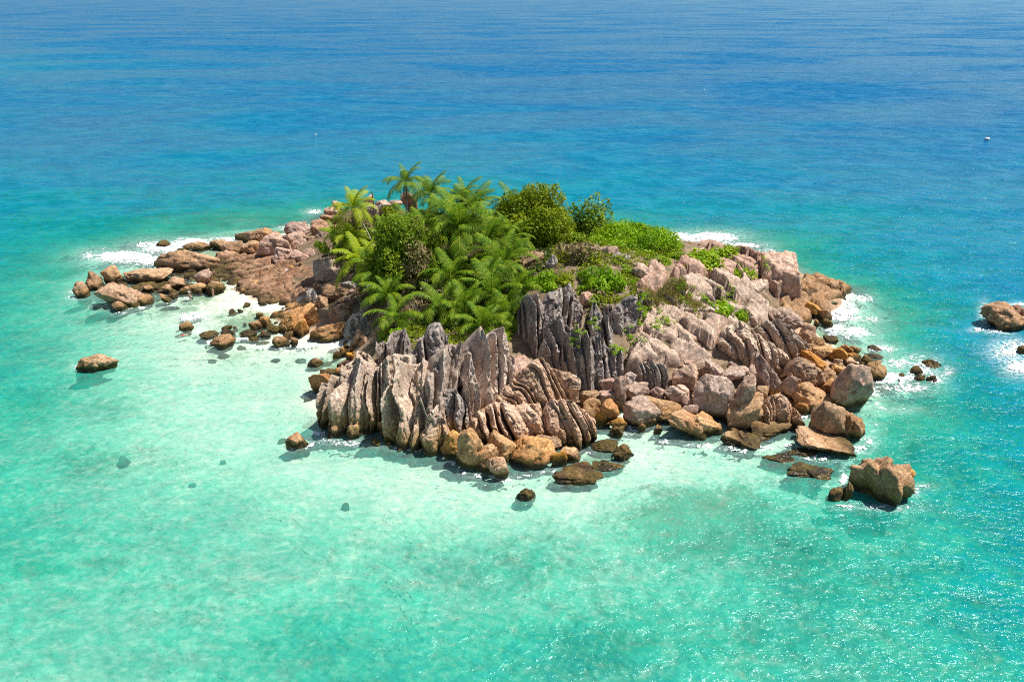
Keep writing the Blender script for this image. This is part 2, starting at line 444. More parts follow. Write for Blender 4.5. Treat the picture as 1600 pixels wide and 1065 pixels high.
# ------------------------------------------------------------------ water
_line = [(500,672),(520,690),(545,694),(600,694),(650,703),(700,714),(718,738),(790,748),(860,735),(905,722),(930,700),(985,670),(1040,692),(1100,696),(1160,704),(1240,696),(1345,704),(1372,640),(1368,602)]
_r = np.random.default_rng(8)
_edge = []
for (a0, b0), (a1, b1) in zip(_line, _line[1:]):
    for f in np.arange(0, 1, 12 / max(np.hypot(a1 - a0, b1 - b0), 12)):
        _edge.append((a0 + f * (a1 - a0) + _r.uniform(-4, 4), b0 + f * (b1 - b0) + _r.uniform(-2, 4), _r.uniform(8, 20), _r.uniform(2.5, 6), _r.uniform(.35, .82)))
for a0, b0 in [(120,465),(150,478),(190,488),(225,480),(262,474),(290,466),(232,400),(300,424),(330,535),(380,530),(440,545),(470,545),(1330,700),(1440,760),(1322,792),(1400,795),(1530,515),(1570,520)]:
    _edge.append((a0, b0, _r.uniform(10, 20), _r.uniform(3, 5), _r.uniform(.5, .8)))
FOAM = _edge + [(190,402,60,13,1),(250,387,55,12,1),(310,379,55,8,1),(350,374,35,6,.9),(140,398,22,9,.75),(235,408,40,9,1),(300,495,26,9,1),(290,508,30,5,.6),(160,462,25,8,.55),(120,457,18,5,.6),(195,482,30,6,.55),
 (490,331,16,5,.7),(447,357,16,4,.8),(1060,371,34,9,1),(1110,372,55,11,1.05),(1160,385,42,8,1),(1192,393,24,5,.8),(1215,400,12,5,.6),(1320,490,32,22,.95),(1305,515,22,12,1),(1345,468,22,9,.75),(1338,520,36,12,.95),
 (1375,545,34,9,.7),(1390,592,36,11,1.05),(1440,574,30,16,.85),(1462,590,18,12,.8),(1400,568,36,12,.75),(1420,606,46,9,.75),(1400,640,40,6,.45),(1430,560,30,8,.6),(1360,500,26,10,.6),(1340,600,12,12,.5),(1358,690,14,12,.7),(1345,702,12,8,.65),(1256,652,12,8,.7),(1318,752,8,24,.65),(1380,792,46,5,.6),
 (1430,766,8,8,.65),(1578,548,30,16,1),(1592,572,24,14,1.05),(1538,487,8,14,.75),(1555,517,20,4,.7),(1592,476,16,4,.8),(545,691,42,7,.75),(508,685,18,7,.65),(482,692,22,7,.6),(462,700,18,5,.7),(720,738,12,5,.65),
 (765,748,30,4,.55),(805,746,20,4,.5),(845,738,20,4,.45),(925,702,22,6,.5),(988,680,22,7,.55),(1005,668,14,5,.5),(960,725,22,4,.4),(890,757,30,4,.4),(1210,698,40,6,.5),(1280,716,30,7,.5),(1060,690,30,4,.4),
 (480,541,28,3.5,.75),(502,556,18,3,.6),(415,541,30,2.5,.55),(350,531,14,3,.55),(308,519,13,4,.95),(445,549,24,2.5,.55),(546,576,8,5,.6),(190,549,20,3,.6),(116,573,9,5,.55),(530,556,10,3,.6),(1300,560,10,8,.3),
 (330,385,20,4,.7),(1480,580,12,8,.6),(1270,690,14,8,.4),(620,700,20,3,.4),(590,693,14,4,.5),(700,712,14,4,.35)]

def water_material():
    s = NT('sea_water')
    pos = s.n('NewGeometry').outputs['Position']
    dep = s.attr('depth')
    milk = s.attr('milk')
    big = s.noise(s.mapv(pos, (0.5, 1.0, 1)), 0.045, 3, 0.55)
    d2 = s.math('MULTIPLY', dep, s.mr(big, 0.25, 0.75, 0.72, 1.3))
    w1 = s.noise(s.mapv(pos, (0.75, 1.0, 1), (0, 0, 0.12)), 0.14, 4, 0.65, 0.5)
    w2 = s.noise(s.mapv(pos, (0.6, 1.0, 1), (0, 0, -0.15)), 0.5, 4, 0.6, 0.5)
    w3 = s.noise(s.mapv(pos, (0.7, 1.0, 1), (0, 0, 0.3)), 1.8, 3, 0.6, 0.5)
    w4 = s.noise(s.mapv(pos, (0.6, 1, 1)), 3.6, 2, 0.6)
    cell = s.n('TexVoronoi', feature='SMOOTH_F1', ins={'Vector': s.mapv(pos, (0.7, 1, 1)), 'Scale': 0.8, 'Smoothness': 0.6}).outputs[0]
    wob = s.math('ADD', s.math('ADD', s.math('MULTIPLY', w2, 0.6), s.math('MULTIPLY', w3, 1.3)), s.math('MULTIPLY', cell, -0.35))
    d2 = s.math('MULTIPLY', d2, s.mr(wob, 0.35, 0.95, 0.42, 1.6, False))  # imitates caustic, wave-lens light mottling by varying the depth behind colour and opacity
    t = s.math('SQRT', s.math('DIVIDE', d2, 40.0))
    rp = s.n('ValToRGB')
    cr = rp.color_ramp
    stops = [(0.0, (.58, .64, .55)), (0.7, (.40, .59, .49)), (1.6, (.13, .475, .36)), (3.2, (.024, .370, .255)), (6, (.001, .25, .225)), (10, (.0002, .210, .275)), (20, (.0001, .160, .295)), (40, (.0002, .118, .280))]
    while len(cr.elements) < len(stops):
        cr.elements.new(0.5)
    for e, (d, c) in zip(cr.elements, stops):
        e.position = math.sqrt(d / 40.0)
        e.color = (*c, 1)
    s.put(rp.inputs[0], t)
    col = rp.outputs[0]
    wave_shade = s.math('ADD', s.math('MULTIPLY', w1, 0.55), s.math('MULTIPLY', w2, 0.45))
    col = s.mix(1.0, col, s.mix(s.mr(wave_shade, 0.36, 0.64), (0.62, 0.68, 0.74), (1.04, 1.04, 1.04)), 'MULTIPLY')  # light and shade of the wave faces painted into the water colour
    h = s.math('ADD', s.math('MULTIPLY', w1, 0.9), s.math('MULTIPLY', w2, 0.42))
    h = s.math('ADD', h, s.math('MULTIPLY', w3, 0.16))
    h = s.math('ADD', h, s.math('MULTIPLY', w4, 0.05))
    bp = s.n('Bump', ins={'Height': h, 'Strength': 1.0, 'Distance': 1.0})
    milk = s.math('MULTIPLY', milk, s.mr(s.math('ADD', s.math('MULTIPLY', w3, .5), s.math('MULTIPLY', w4, .5)), 0.42, 0.58, 0.1, 1.35))
    col = s.mix(s.math('MULTIPLY', milk, 0.95, 0, True), col, (0.70, 0.80, 0.77))
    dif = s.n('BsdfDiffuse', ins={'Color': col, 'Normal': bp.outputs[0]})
    tr = s.n('BsdfTransparent', ins={'Color': s.mix(s.math('SUBTRACT', 1.0, s.math('POWER', 2.718, s.math('MULTIPLY', d2, -0.45))), (0.97, 1.0, 0.99), (0.42, 0.92, 0.84))})
    al = s.math('SUBTRACT', 1.0, s.math('POWER', 2.718, s.math('MULTIPLY', d2, -0.30)))
    al = s.math('MULTIPLY', s.math('MAXIMUM', al, s.math('MULTIPLY', milk, 0.75)), 0.985)
    body = s.n('MixShader', ins={0: al, 1: tr.outputs[0], 2: dif.outputs[0]})
    fr = s.n('Fresnel', ins={'IOR': 1.33, 'Normal': bp.outputs[0]})
    gl = s.n('BsdfGlossy', ins={'Color': (0.66, 0.92, 1.0), 'Roughness': 0.18, 'Normal': bp.outputs[0]})
    wind = s.noise(s.mapv(pos, (0.5, 1.0, 1), (0, 0, 0.2)), 0.014, 5, 0.65, 0.8)
    wf = s.math('ADD', s.mr(wind, 0.35, 0.65, 0.35, 1.25), s.mr(s.math('ADD', s.math('MULTIPLY', w1, .6), s.math('MULTIPLY', w2, .4)), 0.42, 0.62, -0.2, 0.3))
    f = s.math('MULTIPLY', s.math('MULTIPLY', s.math('POWER', fr.outputs[0], 2.0), 1.25), wf, clamp=True)
    f = s.math('MAXIMUM', f, 0.014)
    return s.out(s.n('MixShader', ins={0: f, 1: body.outputs[0], 2: gl.outputs[0]}).outputs[0])

depth = np.maximum(-HZn, 0)
fm = blobmask(GX, GY, FOAM)
keep = HZ.reshape(nx, ny) < 1.2
Fw = grid_faces(nx, ny)
k4 = keep.ravel()[Fw].any(1)
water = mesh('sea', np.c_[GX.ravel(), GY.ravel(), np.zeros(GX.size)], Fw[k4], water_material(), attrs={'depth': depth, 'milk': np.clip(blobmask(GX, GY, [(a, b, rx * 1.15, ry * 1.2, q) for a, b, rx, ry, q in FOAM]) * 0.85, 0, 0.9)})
tag(water, 'clear turquoise sea turning deep blue towards the horizon', 'sea', kind='structure')

def foam_material():
    s = NT('white_foam')
    pos = s.n('NewGeometry').outputs['Position']
    n = s.noise(pos, 5.0, 3)
    bp = s.n('Bump', ins={'Height': n, 'Strength': 0.7, 'Distance': 0.15})
    return s.out(s.n('BsdfPrincipled', ins={'Base Color': s.mix(n, (0.60, 0.66, 0.66), (0.80, 0.82, 0.82)), 'Roughness': 0.8, 'Normal': bp.outputs[0], 'Specular IOR Level': 0.2}).outputs[0])

def make_foam():
    st = 0.11
    xs = np.arange(-80, 92, st); ys = np.arange(58, 170, st)
    X, Y = np.meshgrid(xs, ys, indexing='ij')
    cm = np.zeros(X.shape, bool)
    px, py, _ = proj(np.c_[X.ravel(), Y.ravel(), np.zeros(X.size)])
    m = np.zeros(X.size)
    for a, b, rx, ry, s_ in FOAM:
        e = ((px - a) / rx) ** 2 + ((py - b) / ry) ** 2
        m = np.maximum(m, s_ * np.exp(-e * 1.1))
    idx = np.where(m > 0.12)[0]
    p3 = np.c_[X.ravel()[idx], Y.ravel()[idx], np.zeros(len(idx))]
    warp = np.c_[fbm(p3 * 0.5, 3, 41), fbm(p3 * 0.5, 3, 47), np.zeros(len(idx))]
    q = p3 * np.array([0.8, 0.9, 1]) + warp * 1.3
    lace = 1 - np.abs(fbm(q * 1.5, 4, 51, 0.6)) * 5.0
    big = fbm(q * 0.35, 3, 57)
    fine = fbm(p3 * 5.5, 3, 59, .7)
    hh = height(p3[:, 0], p3[:, 1])
    val = m[idx] * 1.5 + lace * 0.42 + big * 0.5 + fine * 0.6 - 0.95
    on = np.full(X.size, False); on[idx] = (val > 0)
    hgt = np.zeros(X.size); hgt[idx] = 0.03 + 0.22 * np.clip(val, 0, 0.6) * (1 + 0.6 * fine)
    F_ = grid_faces(*X.shape)
    F_ = F_[on[F_].sum(1) >= 3]
    used, inv = np.unique(F_.ravel(), return_inverse=True)
    V = np.c_[X.ravel()[used], Y.ravel()[used], hgt[used]]
    o = mesh('surf_foam', V, inv.reshape(-1, 4), foam_material())
    tag(o, 'lacy white foam of waves breaking against the rocks', 'foam', kind='stuff')
make_foam()
# ------------------------------------------------------------------ rocks
TOPS = []
def rock_shape(style, seed, n, stripe=None, aspect=(1, 1, 1)):
    D, Fi = ico(n)
    r_ = np.random.default_rng(seed)
    def facets(k, lo, hi, p, box=False, tilt=0.12):
        N = r_.normal(size=(k, 3)); N /= np.linalg.norm(N, axis=1)[:, None]
        d = r_.uniform(lo, hi, k)
        if box:
            a = r_.uniform(0, math.pi)
            B = np.array([[math.cos(a), math.sin(a), 0], [-math.sin(a), math.cos(a), 0], [0, 0, 1.0]])
            B = np.concatenate([B, -B]) + r_.normal(size=(6, 3)) * tilt
            B /= np.linalg.norm(B, axis=1)[:, None]
            N = np.concatenate([N, B]); d = np.r_[d, r_.uniform(0.62, 0.78, 6)]
        S = (np.maximum(D @ N.T, 0) / d) ** p
        return (S.sum(1) + (1 / 1.12) ** p) ** (-1.0 / p)
    amp, fr = 0.085, 1.7
    if style == 'round': r = facets(10, .56, .97, 17)
    elif style == 'facet': r = facets(12, .40, .90, 60)
    elif style == 'block': r = facets(8, .6, 1.05, 60, True)
    elif style == 'slab': r = facets(9, .55, 1.05, 50, True, .22)
    elif style == 'lump': r, amp, fr = facets(11, .5, 1.0, 20), 0.17, 1.7
    elif style == 'ragged': r, amp, fr = facets(12, .55, 1.0, 14), 0.32, 2.0
    elif style == 'spire':
        r = facets(8, .75, 1.0, 9)
        r = r * (1 + 0.35 * np.maximum(D[:, 2], 0) ** 3)
    V = D * r[:, None]
    q = D * fr + seed * 3.17
    f = fbm(q, 5, seed % 97, 0.55)
    if style in ('lump', 'ragged'):
        f = f * 0.5 + (0.5 - np.abs(fbm(q * 0.9, 3, seed % 89)) * 1.8) * 0.6
    k = 1 + amp * f
    # a few joints cut into the rock
    for _ in range({'round': 2, 'facet': 3, 'block': 3, 'slab': 3, 'lump': 3, 'ragged': 3, 'spire': 2}[style]):
        nn = r_.normal(size=3); nn /= np.linalg.norm(nn)
        dd = V @ nn - r_.uniform(-.45, .45) + 0.05 * fbm(D * 3, 2, seed % 83)
        k -= r_.uniform(.03, .09) * np.exp(-(dd / 0.03) ** 2) + r_.uniform(0, .05) * sstep(0, .03, dd)
    if stripe:
        cnt, beta, am = stripe
        b = math.radians(beta)
        if cnt < 0:      # fan from the base
            c = np.arctan2(D[:, 0], D[:, 2] + 1.25) / 1.5 * -cnt
        else:
            c = (V[:, 0] * math.cos(b) + V[:, 2] * math.sin(b)) * 0.5 * cnt
        c = c + 0.35 * fbm(D * 1.5, 2, seed % 71)
        s_ = c - np.floor(c)
        g = np.where(s_ < .6, s_ / .6, (1 - s_) / .4)
        k *= 1 + am * (g ** 0.8 - 0.6) * (0.5 + 0.7 * np.clip(1 - np.abs(D[:, 1] + .35), 0, 1)) * (1 + .4 * vn(np.floor(c)[:, None] * np.array([[1.7, 0, 0]]) + .5, seed))
    return V * k[:, None], Fi

def fit_rock(V, box, zb, dr, sink):
    x0, y0, x1, y1 = box
    cx, cy = (x0 + x1) / 2, (y0 + y1) / 2
    B = P(cx, y1, zb) if zb is not None else hit(cx, y1)
    zb = B[2]
    t = proj(B)[2]
    w = (x1 - x0) * t / F_PX
    E = (y1 - y0) * t / F_PX
    a = math.atan2(CAM_H - zb, B[1])
    d = min(w * dr, 0.9 * E / math.sin(a))
    h = math.sqrt(max(E * E - (d * math.sin(a)) ** 2, (0.2 * E) ** 2)) / math.cos(a)
    V = V - (V.max(0) + V.min(0)) / 2
    V = V / (V.max(0) - V.min(0)) * np.array([w, d, h])
    Cc = np.array([B[0], B[1] + d * 0.45, zb - sink * h + h / 2])
    fl = max(-0.05, zb - 0.15 * h)
    for _ in range(5):
        Wd = V + Cc
        vis = Wd[:, 2] > min(fl, Wd[:, 2].max() - 0.25 * h)
        px, py, dep = proj(Wd[vis])
        sx = (x1 - x0) / max(px.max() - px.min(), 1)
        sy = (y1 - y0) / max(py.max() - py.min(), 1)
        V = V * np.array([np.clip(sx, .6, 1.6), np.clip(sy, .75, 1.3) ** .5, np.clip(sy, .7, 1.4)])
        Wd = V + Cc
        vis = Wd[:, 2] > min(fl, Wd[:, 2].max() - 0.25 * h)
        px, py, dep = proj(Wd[vis])
        ex, ey = cx - (px.max() + px.min()) / 2, y1 - py.max()
        Cc[0] += ex * t / F_PX
        Cc[1] -= ey * t / F_PX / math.sin(a) * 0.8
    return V + Cc

_used = set()
def B(x0, y0, x1, y1, style, mat, label, zb=None, dr=0.8, roll=0, stripe=None, group=None, name='boulder', n=None, sink=0.18, seed=None, cat=None):
    seed = seed if seed is not None else int(x0 * 7 + y0 * 13)
    size = max(x1 - x0, y1 - y0)
    if style == 'round' and (mat != 'tan' or x0 > 690) and seed % 5 < 4: style = 'facet'
    n = n or (3 if size < 15 else 4 if size < 32 else 5)
    V, Fi = rock_shape(style, seed, n, stripe)
    if style == 'slab':
        V = V * np.array([1, 1, .6])
    if roll:
        c, s_ = math.cos(math.radians(roll)), math.sin(math.radians(roll))
        V = V * np.array([1.25, 1, .7])
        V = V @ np.array([[c, 0, s_], [0, 1, 0], [-s_, 0, c]])
    W = fit_rock(V, (x0, y0, x1, y1), zb, dr, sink)
    nrm = W - W.mean(0); nrm /= np.linalg.norm(nrm, axis=1)[:, None] + 1e-6
    sz = (W.max(0) - W.min(0)).mean()
    W = W + nrm * (0.035 * min(sz, 4) * fbm(W * 0.9, 4, seed % 61, .6))[:, None] + nrm * (0.055 * min(sz, 3.0) * chips(W * (2.4 / min(sz, 3.0)), seed % 53))[:, None] * (n > 3) + nrm * (0.02 * fbm(W * 3.3, 2, 7))[:, None] * (n > 3)
    bed = float(height(W[:, 0].mean(), W[:, 1].mean())[0]) - 0.35
    low = W[:, 2].min(); top = W[:, 2].max()
    if low > bed:      # let the foot reach the ground
        piv = low + 0.45 * (top - low) if zb is None or zb > 0.05 else min(low + 0.5 * (top - low), max(0.0, low + .1 * (top - low)))
        f = W[:, 2] < piv
        W[f, 2] = piv - (piv - W[f, 2]) * (piv - bed) / max(piv - low, 1e-3)
    loc = np.array([W[:, 0].mean(), W[:, 1].mean(), W[:, 2].min()])
    TOPS.append(W)
    o = mesh(name, W, Fi, M[mat], loc=loc)
    return tag(o, label, cat or {'boulder': 'boulder', 'rock': 'rock', 'stone': 'stone', 'submerged_rock': 'rock'}.get(name, 'rock'), group)

def massif(name, label, crest, foot, n, mat, back=4.0, drop=3.0, bulge=0.8, depth=0.8, notch=0.7, seed=1, cat='rock', group=None, knife=1.0, nv=70, late=0.5, sub=0.4, wav=1.0, per=26, lean=0.0):
    r_ = np.random.default_rng(seed)
    Ft = np.array([P(a, b, z) for a, b, z in foot])
    def resamp(A, N):
        s_ = np.r_[0, np.cumsum(np.linalg.norm(np.diff(A[:, :2], axis=0), axis=1))]; s_ /= s_[-1]
        u = np.linspace(0, 1, N)
        return np.stack([np.interp(u, s_, A[:, k]) for k in range(3)], 1)
    NU = n * per
    Fo = resamp(Ft, NU)
    cr = np.array(crest, float)
    s_ = np.r_[0, np.cumsum(np.abs(np.diff(cr[:, 0])) + 0.6 * np.abs(np.diff(cr[:, 1])))]; s_ /= s_[-1]
    u = np.linspace(0, 1, NU)
    cpx, cpy, cb = (np.interp(u, s_, cr[:, k]) for k in range(3))
    Cr = np.array([PY(a, b, f[1] + s) for a, b, f, s in zip(cpx, cpy, Fo, cb)])
    def smooth(A, k):
        K = np.ones(k) / k
        pad = np.pad(A, ((k // 2, k - 1 - k // 2), (0, 0)), 'edge')
        return np.stack([np.convolve(pad[:, j], K, 'valid') for j in range(3)], 1)
    Fo = smooth(Fo, max(3, per // 2)); Cr = smooth(Cr, max(3, per // 4))
    # outward direction
    ch = Fo[-1] - Fo[0]
    N0 = np.array([ch[1], -ch[0], 0]); N0 /= np.linalg.norm(N0)
    if N0[1] > 0: N0 = -N0
    dd = Fo - Cr; dd[:, 2] = 0; dd /= np.linalg.norm(dd, axis=1)[:, None] + 1e-6
    N = smooth(dd * 0.5 + N0 * 0.7, per); N /= np.linalg.norm(N, axis=1)[:, None]
    width = np.linalg.norm(np.diff(Fo, axis=0), axis=1).sum() / n
    wid_c = max(np.linalg.norm(np.diff(Cr, axis=0), axis=1).sum() / n, 0.3)
    nb = 12
    v = np.r_[-np.linspace(1, 1.0 / nb, nb) ** 1.3, np.linspace(0, 1, nv)]
    U, Vv = np.meshgrid(u, v, indexing='ij')
    vp = np.clip(Vv, 0, 1); vb = np.clip(-Vv, 0, 1)
    # ridge phases
    lw = np.exp(r_.normal(size=n) * .5); ub = np.r_[0, np.cumsum(lw)] / lw.sum()
    q3 = np.c_[U.ravel() * n * 0.5, Vv.ravel() * 1.6, np.full(U.size, seed * 1.9)]
    Uw = np.clip(U + lean / n * vp + (wav * 0.75 / n * fbm(q3 * np.array([0.7, 0.8, 1]), 2, seed)).reshape(U.shape), 0, 0.99999)
    k = np.clip(np.searchsorted(ub, Uw, 'right') - 1, 0, n - 1)
    s = (Uw - ub[k]) / (ub[k + 1] - ub[k])
    mid = r_.uniform(.2, .8, n)[k]
    q = np.where(s < mid, s / mid, (1 - s) / (1 - mid))
    gk = q ** 1.15
    gr = np.sqrt(np.clip(1 - (1 - q) ** 2, 0, 1))
    blend = 0.8 * sstep(0.3, 0.95, vp + 0.25 * (r_.uniform(-1, 1, n)[k])) * knife + (1 - knife)
    g = gk * (1 - blend) + gr * blend
    v0 = np.where(r_.random(n) < late, r_.uniform(.05, .45, n), -0.2)[k]
    start = sstep(v0, v0 + 0.12, vp)
    am = ((0.7 + 0.6 * r_.random(n)) * (lw / lw.mean()) ** .8)[k] * (0.25 + 0.75 * start)
    am = am * (1 + 0.22 * vn(np.c_[k.ravel() * 2.3 + .5, Vv.ravel() * 13, np.full(U.size, 1.7)], seed + 3).reshape(U.shape))
    am = am * (1 + 0.45 * vn(np.c_[k.ravel() * 3.7 + .5, Vv.ravel() * 3.5, np.full(U.size, 7.7)], seed).reshape(U.shape))
    wloc = width * vp + wid_c * (1 - vp)
    off = 1.15 * depth * wloc * am * (g - 0.4) * (1 - 0.25 * vp) * (0.5 + 0.5 * sstep(0, .3, vp))
    lo_ = r_.normal(size=n) * 0.15 * np.minimum(1.2, lw / lw.mean() + .3)
    off += lo_[k] * wloc * np.minimum(1, 0.25 + 1.2 * vp)
    ed = np.minimum(s, 1 - s) * (lw[k] / lw.mean()) * wloc
    cl = (r_.random(n + 1) < .28) * r_.uniform(.5, 1.0, n + 1); cl[0] = cl[-1] = 0
    kk = np.where(s < .5, k, k + 1)
    off -= cl[kk] * 1.3 * np.minimum(width, 1.6) * np.exp(-(ed / (0.16 * width)) ** 2) * sstep(.02, .3, vp)
    # small flutes between
    s2 = (Uw * n * 2.7 + 0.35 * fbm(q3 * 1.7, 2, seed + 5).reshape(U.shape)) % 1.0
    g2 = 1 - np.abs(2 * s2 - 1)
    off += sub * depth * wloc * 0.62 * (g2 ** 1.2 - 0.5) * (1 - 0.6 * vp) * (0.5 + 0.5 * vn(np.c_[U.ravel() * n, Vv.ravel() * 3, np.full(U.size, 3.3)], seed).reshape(U.shape))
    prof = vp
    Pn = Cr[:, None, :] * (1 - prof)[..., None] + Fo[:, None, :] * prof[..., None]
    bl = bulge * (np.sin(np.pi * vp ** 0.8)) * (0.7 + 0.5 * r_.random(n)[k])
    end = np.clip(1 - np.minimum(U, 1 - U) / (0.55 / n), 0, 1)
    endb = (1 - np.sqrt(np.clip(1 - end ** 2, 0, 1))) * min(2.2, width * 1.1)
    fade_b = np.exp(-3.0 * vb)
    out = N[:, None, :] * 0.86 + np.array([0, 0, 0.5])
    Pn = Pn + out * ((off * fade_b + bl))[..., None] - N[:, None, :] * (endb + vb * back)[..., None]
    lob_h = (r_.uniform(-.6, .6, n)[k] * 0.7 + (g - 0.55) * 0.75) * notch * wid_c * np.minimum(1, (lw / lw.mean())[k])
    Pn[..., 2] += lob_h * (1 - vp) ** 4 * fade_b
    Pn[..., 2] -= drop * vb ** 1.4 + endb * 0.15
    ft = sstep(0.93, 1.0, vp)
    Pn[..., 2] -= 0.7 * ft
    W = Pn.reshape(-1, 3)
    dirs = np.broadcast_to(out, Pn.shape).reshape(-1, 3)
    W = W + dirs * (0.45 * fbm(W * 0.22, 2, seed + 19) + 0.26 * fbm(W * 0.6, 4, seed + 9, .55) + 0.10 * (0.4 - np.abs(fbm(W * 1.5, 3, seed + 4, .6)) * 2) + 0.02 * fbm(W * 7, 2, 2))[:, None] * (0.6 + 0.5 * min(width, 2))
    W = W + dirs * (0.24 * chips(W * np.array([.62, .62, .4]), seed) + 0.09 * chips(W * 1.7, seed + 7))[:, None]
    # joints across the flutes
    for _ in range(2):
        z0 = r_.uniform(.25, .8)
        c = vp.ravel() - z0 - 0.1 * vn(np.c_[U.ravel() * 3, np.zeros(U.size), np.full(U.size, z0 * 9)], seed)
        W = W - dirs * (0.10 * np.exp(-(c / 0.012) ** 2) * (vn(np.c_[U.ravel() * n * .6, np.zeros(U.size), np.full(U.size, z0 * 5)], seed + 2) > 0))[:, None]
    loc = np.array([W[:, 0].mean(), W[:, 1].min(), W[:, 2].min()])
    rid = np.clip(g * (0.35 + 0.65 * start) * 0.8 + 0.2 * g2, 0, 1)
    TOPS.append(W)
    o = mesh(name, W, grid_faces(NU, len(v))[:, ::-1], M[mat], loc=loc, attrs={'ridge': rid.ravel(), 'down': vp.ravel()})
    return tag(o, label, cat, group)

def inside(X, Y, poly):
    r = np.zeros(X.shape, bool)
    n = len(poly)
    for i in range(n):
        x0, y0 = poly[i]; x1, y1 = poly[(i + 1) % n]
        c = ((y0 > Y) != (y1 > Y)) & (X < (x1 - x0) * (Y - y0) / (y1 - y0 + 1e-12) + x0)
        r ^= c
    return r

def edge_dist(X, Y, poly):
    d = np.full(X.shape, 1e9)
    n = len(poly)
    for i in range(n):
        a = np.array(poly[i]); b = np.array(poly[(i + 1) % n])
        e = b - a
        t = np.clip(((X - a[0]) * e[0] + (Y - a[1]) * e[1]) / (e @ e + 1e-9), 0, 1)
        d = np.minimum(d, np.hypot(X - a[0] - t * e[0], Y - a[1] - t * e[1]))
    return d

def slope(name, label, pix, mat, thick=0.5, edge=1.2, ang=0, freq=0.5, amp=0.3, lumps=0.3, seed=3, cat='rock', step=0.16, relief=None):
    poly = [hit(a, b)[:2] for a, b in pix]
    pa = np.array(poly)
    X, Y = np.meshgrid(np.arange(pa[:, 0].min(), pa[:, 0].max() + step, step), np.arange(pa[:, 1].min(), pa[:, 1].max() + step, step), indexing='ij')
    p3 = np.c_[X.ravel(), Y.ravel(), np.zeros(X.size)]
    wob = 0.5 * fbm(p3 * 0.6, 3, seed).reshape(X.shape)
    ins = inside(X, Y, poly)
    d = np.where(ins, edge_dist(X, Y, poly), -edge_dist(X, Y, poly)) + wob
    h = height(X, Y).reshape(X.shape)
    ca, sa = math.cos(math.radians(ang)), math.sin(math.radians(ang))
    along = p3[:, 0] * ca + p3[:, 1] * sa; across = -p3[:, 0] * sa + p3[:, 1] * ca
    c = across * freq + 0.9 * fbm(p3 * 0.22, 3, seed + 1) + 0.15 * fbm(p3 * 1.2, 2, seed + 2)
    sa_, sb_ = 0.36 * freq / .33, freq
    qa = along * sa_ * 0.62 + 0.35 * fbm(p3 * 0.5, 2, seed + 1); qb = across * sb_ * 1.25 + 0.35 * fbm(p3 * 0.5, 2, seed + 2)
    rr = np.random.default_rng(seed)
    ga, gb = np.meshgrid(np.arange(math.floor(qa.min()) - 1, math.ceil(qa.max()) + 2), np.arange(math.floor(qb.min()) - 1, math.ceil(qb.max()) + 2), indexing='ij')
    sd_ = np.c_[ga.ravel(), gb.ravel()] + rr.uniform(-.48, .48, (ga.size, 2))
    hs_ = rr.normal(size=ga.size); ta_, tb_ = rr.normal(size=ga.size), rr.normal(size=ga.size)
    d1 = np.full(len(qa), 9.0); d2_ = np.full(len(qa), 9.0); who = np.zeros(len(qa), int)
    for i in range(len(sd_)):
        dd_ = np.hypot(qa - sd_[i, 0], qb - sd_[i, 1])
        n1 = dd_ < d1
        d2_ = np.where(n1, d1, np.minimum(d2_, dd_)); who = np.where(n1, i, who); d1 = np.where(n1, dd_, d1)
    st = amp * (0.55 * hs_[who] + 0.55 * ta_[who] * (qa - sd_[who, 0]) + 0.8 * tb_[who] * (qb - sd_[who, 1]))
    crk = np.exp(-((d2_ - d1) / 0.10) ** 2) * np.clip(0.55 + 0.6 * vn(p3 * .6, seed), 0, 1)
    st -= 0.6 * crk
    z = h.ravel() + thick + st + lumps * fbm(p3 * 0.28, 3, seed + 3, .45) + 0.26 * (0.5 - np.abs(fbm(np.c_[along * .22, across * 1.1, 0 * along], 4, seed + 5, .6)) * 2) + 0.1 * fbm(p3 * 1.1, 3, seed + 8) + 0.22 * chips(np.c_[along * .35, across * .8, 0 * along + .5], seed) + 0.02 * fbm(p3 * 5, 2, seed + 6)
    if relief: z = z + relief(X.ravel(), Y.ravel())
    z = z - (thick + amp + 0.9) * (1 - sstep(-0.3, edge, d.ravel()))
    Fq = grid_faces(*X.shape)
    Fq = Fq[(d.ravel() > -0.35)[Fq].all(1)]
    used, inv = np.unique(Fq.ravel(), return_inverse=True)
    V = np.c_[X.ravel(), Y.ravel(), z][used]
    loc = np.array([V[:, 0].mean(), V[:, 1].min(), V[:, 2].min()])
    TOPS.append(V)
    o = mesh(name, V, inv.reshape(-1, 4), M[mat], loc=loc, attrs={'crack': crk[used]})
    return tag(o, label, cat)

# broad sheets of bedrock
slope('granite_slope', 'broad pale pink granite slope with slanting joints between the grey crags and the cliff blocks',
      [(972,592),(975,560),(985,522),(1003,492),(1040,452),(1075,436),(1130,438),(1168,455),(1182,476),(1202,486),(1214,494),(1192,522),(1165,510),(1140,520),(1122,545),(1122,572),(1150,590),(1100,590),(1075,582),(1050,580),(1030,588),(1005,600)],
      'pale', 1.1, 1.0, -38, 0.30, 1.15, 0.35, 3)
slope('rock_shelf', 'flat rust-brown rock shelf behind the small sandy cove',
      [(352,444),(366,426),(395,412),(430,402),(470,412),(500,424),(512,452),(486,472),(455,476),(430,478),(405,480),(398,470),(375,462)], 'rust', 0.35, 0.8, 12, 0.55, 0.5, 0.4, 9)
slope('sea_slab', 'smooth orange granite apron running down into the surf below the cliff blocks',
      [(1204,492),(1216,468),(1232,446),(1246,437),(1275,436),(1308,444),(1333,458),(1322,470),(1294,472),(1302,490),(1298,503),(1275,497),(1272,510),(1250,512),(1236,520),(1220,508)], 'apron', 1.0, 1.0, 62, 0.16, 0.45, 0.3, 14)
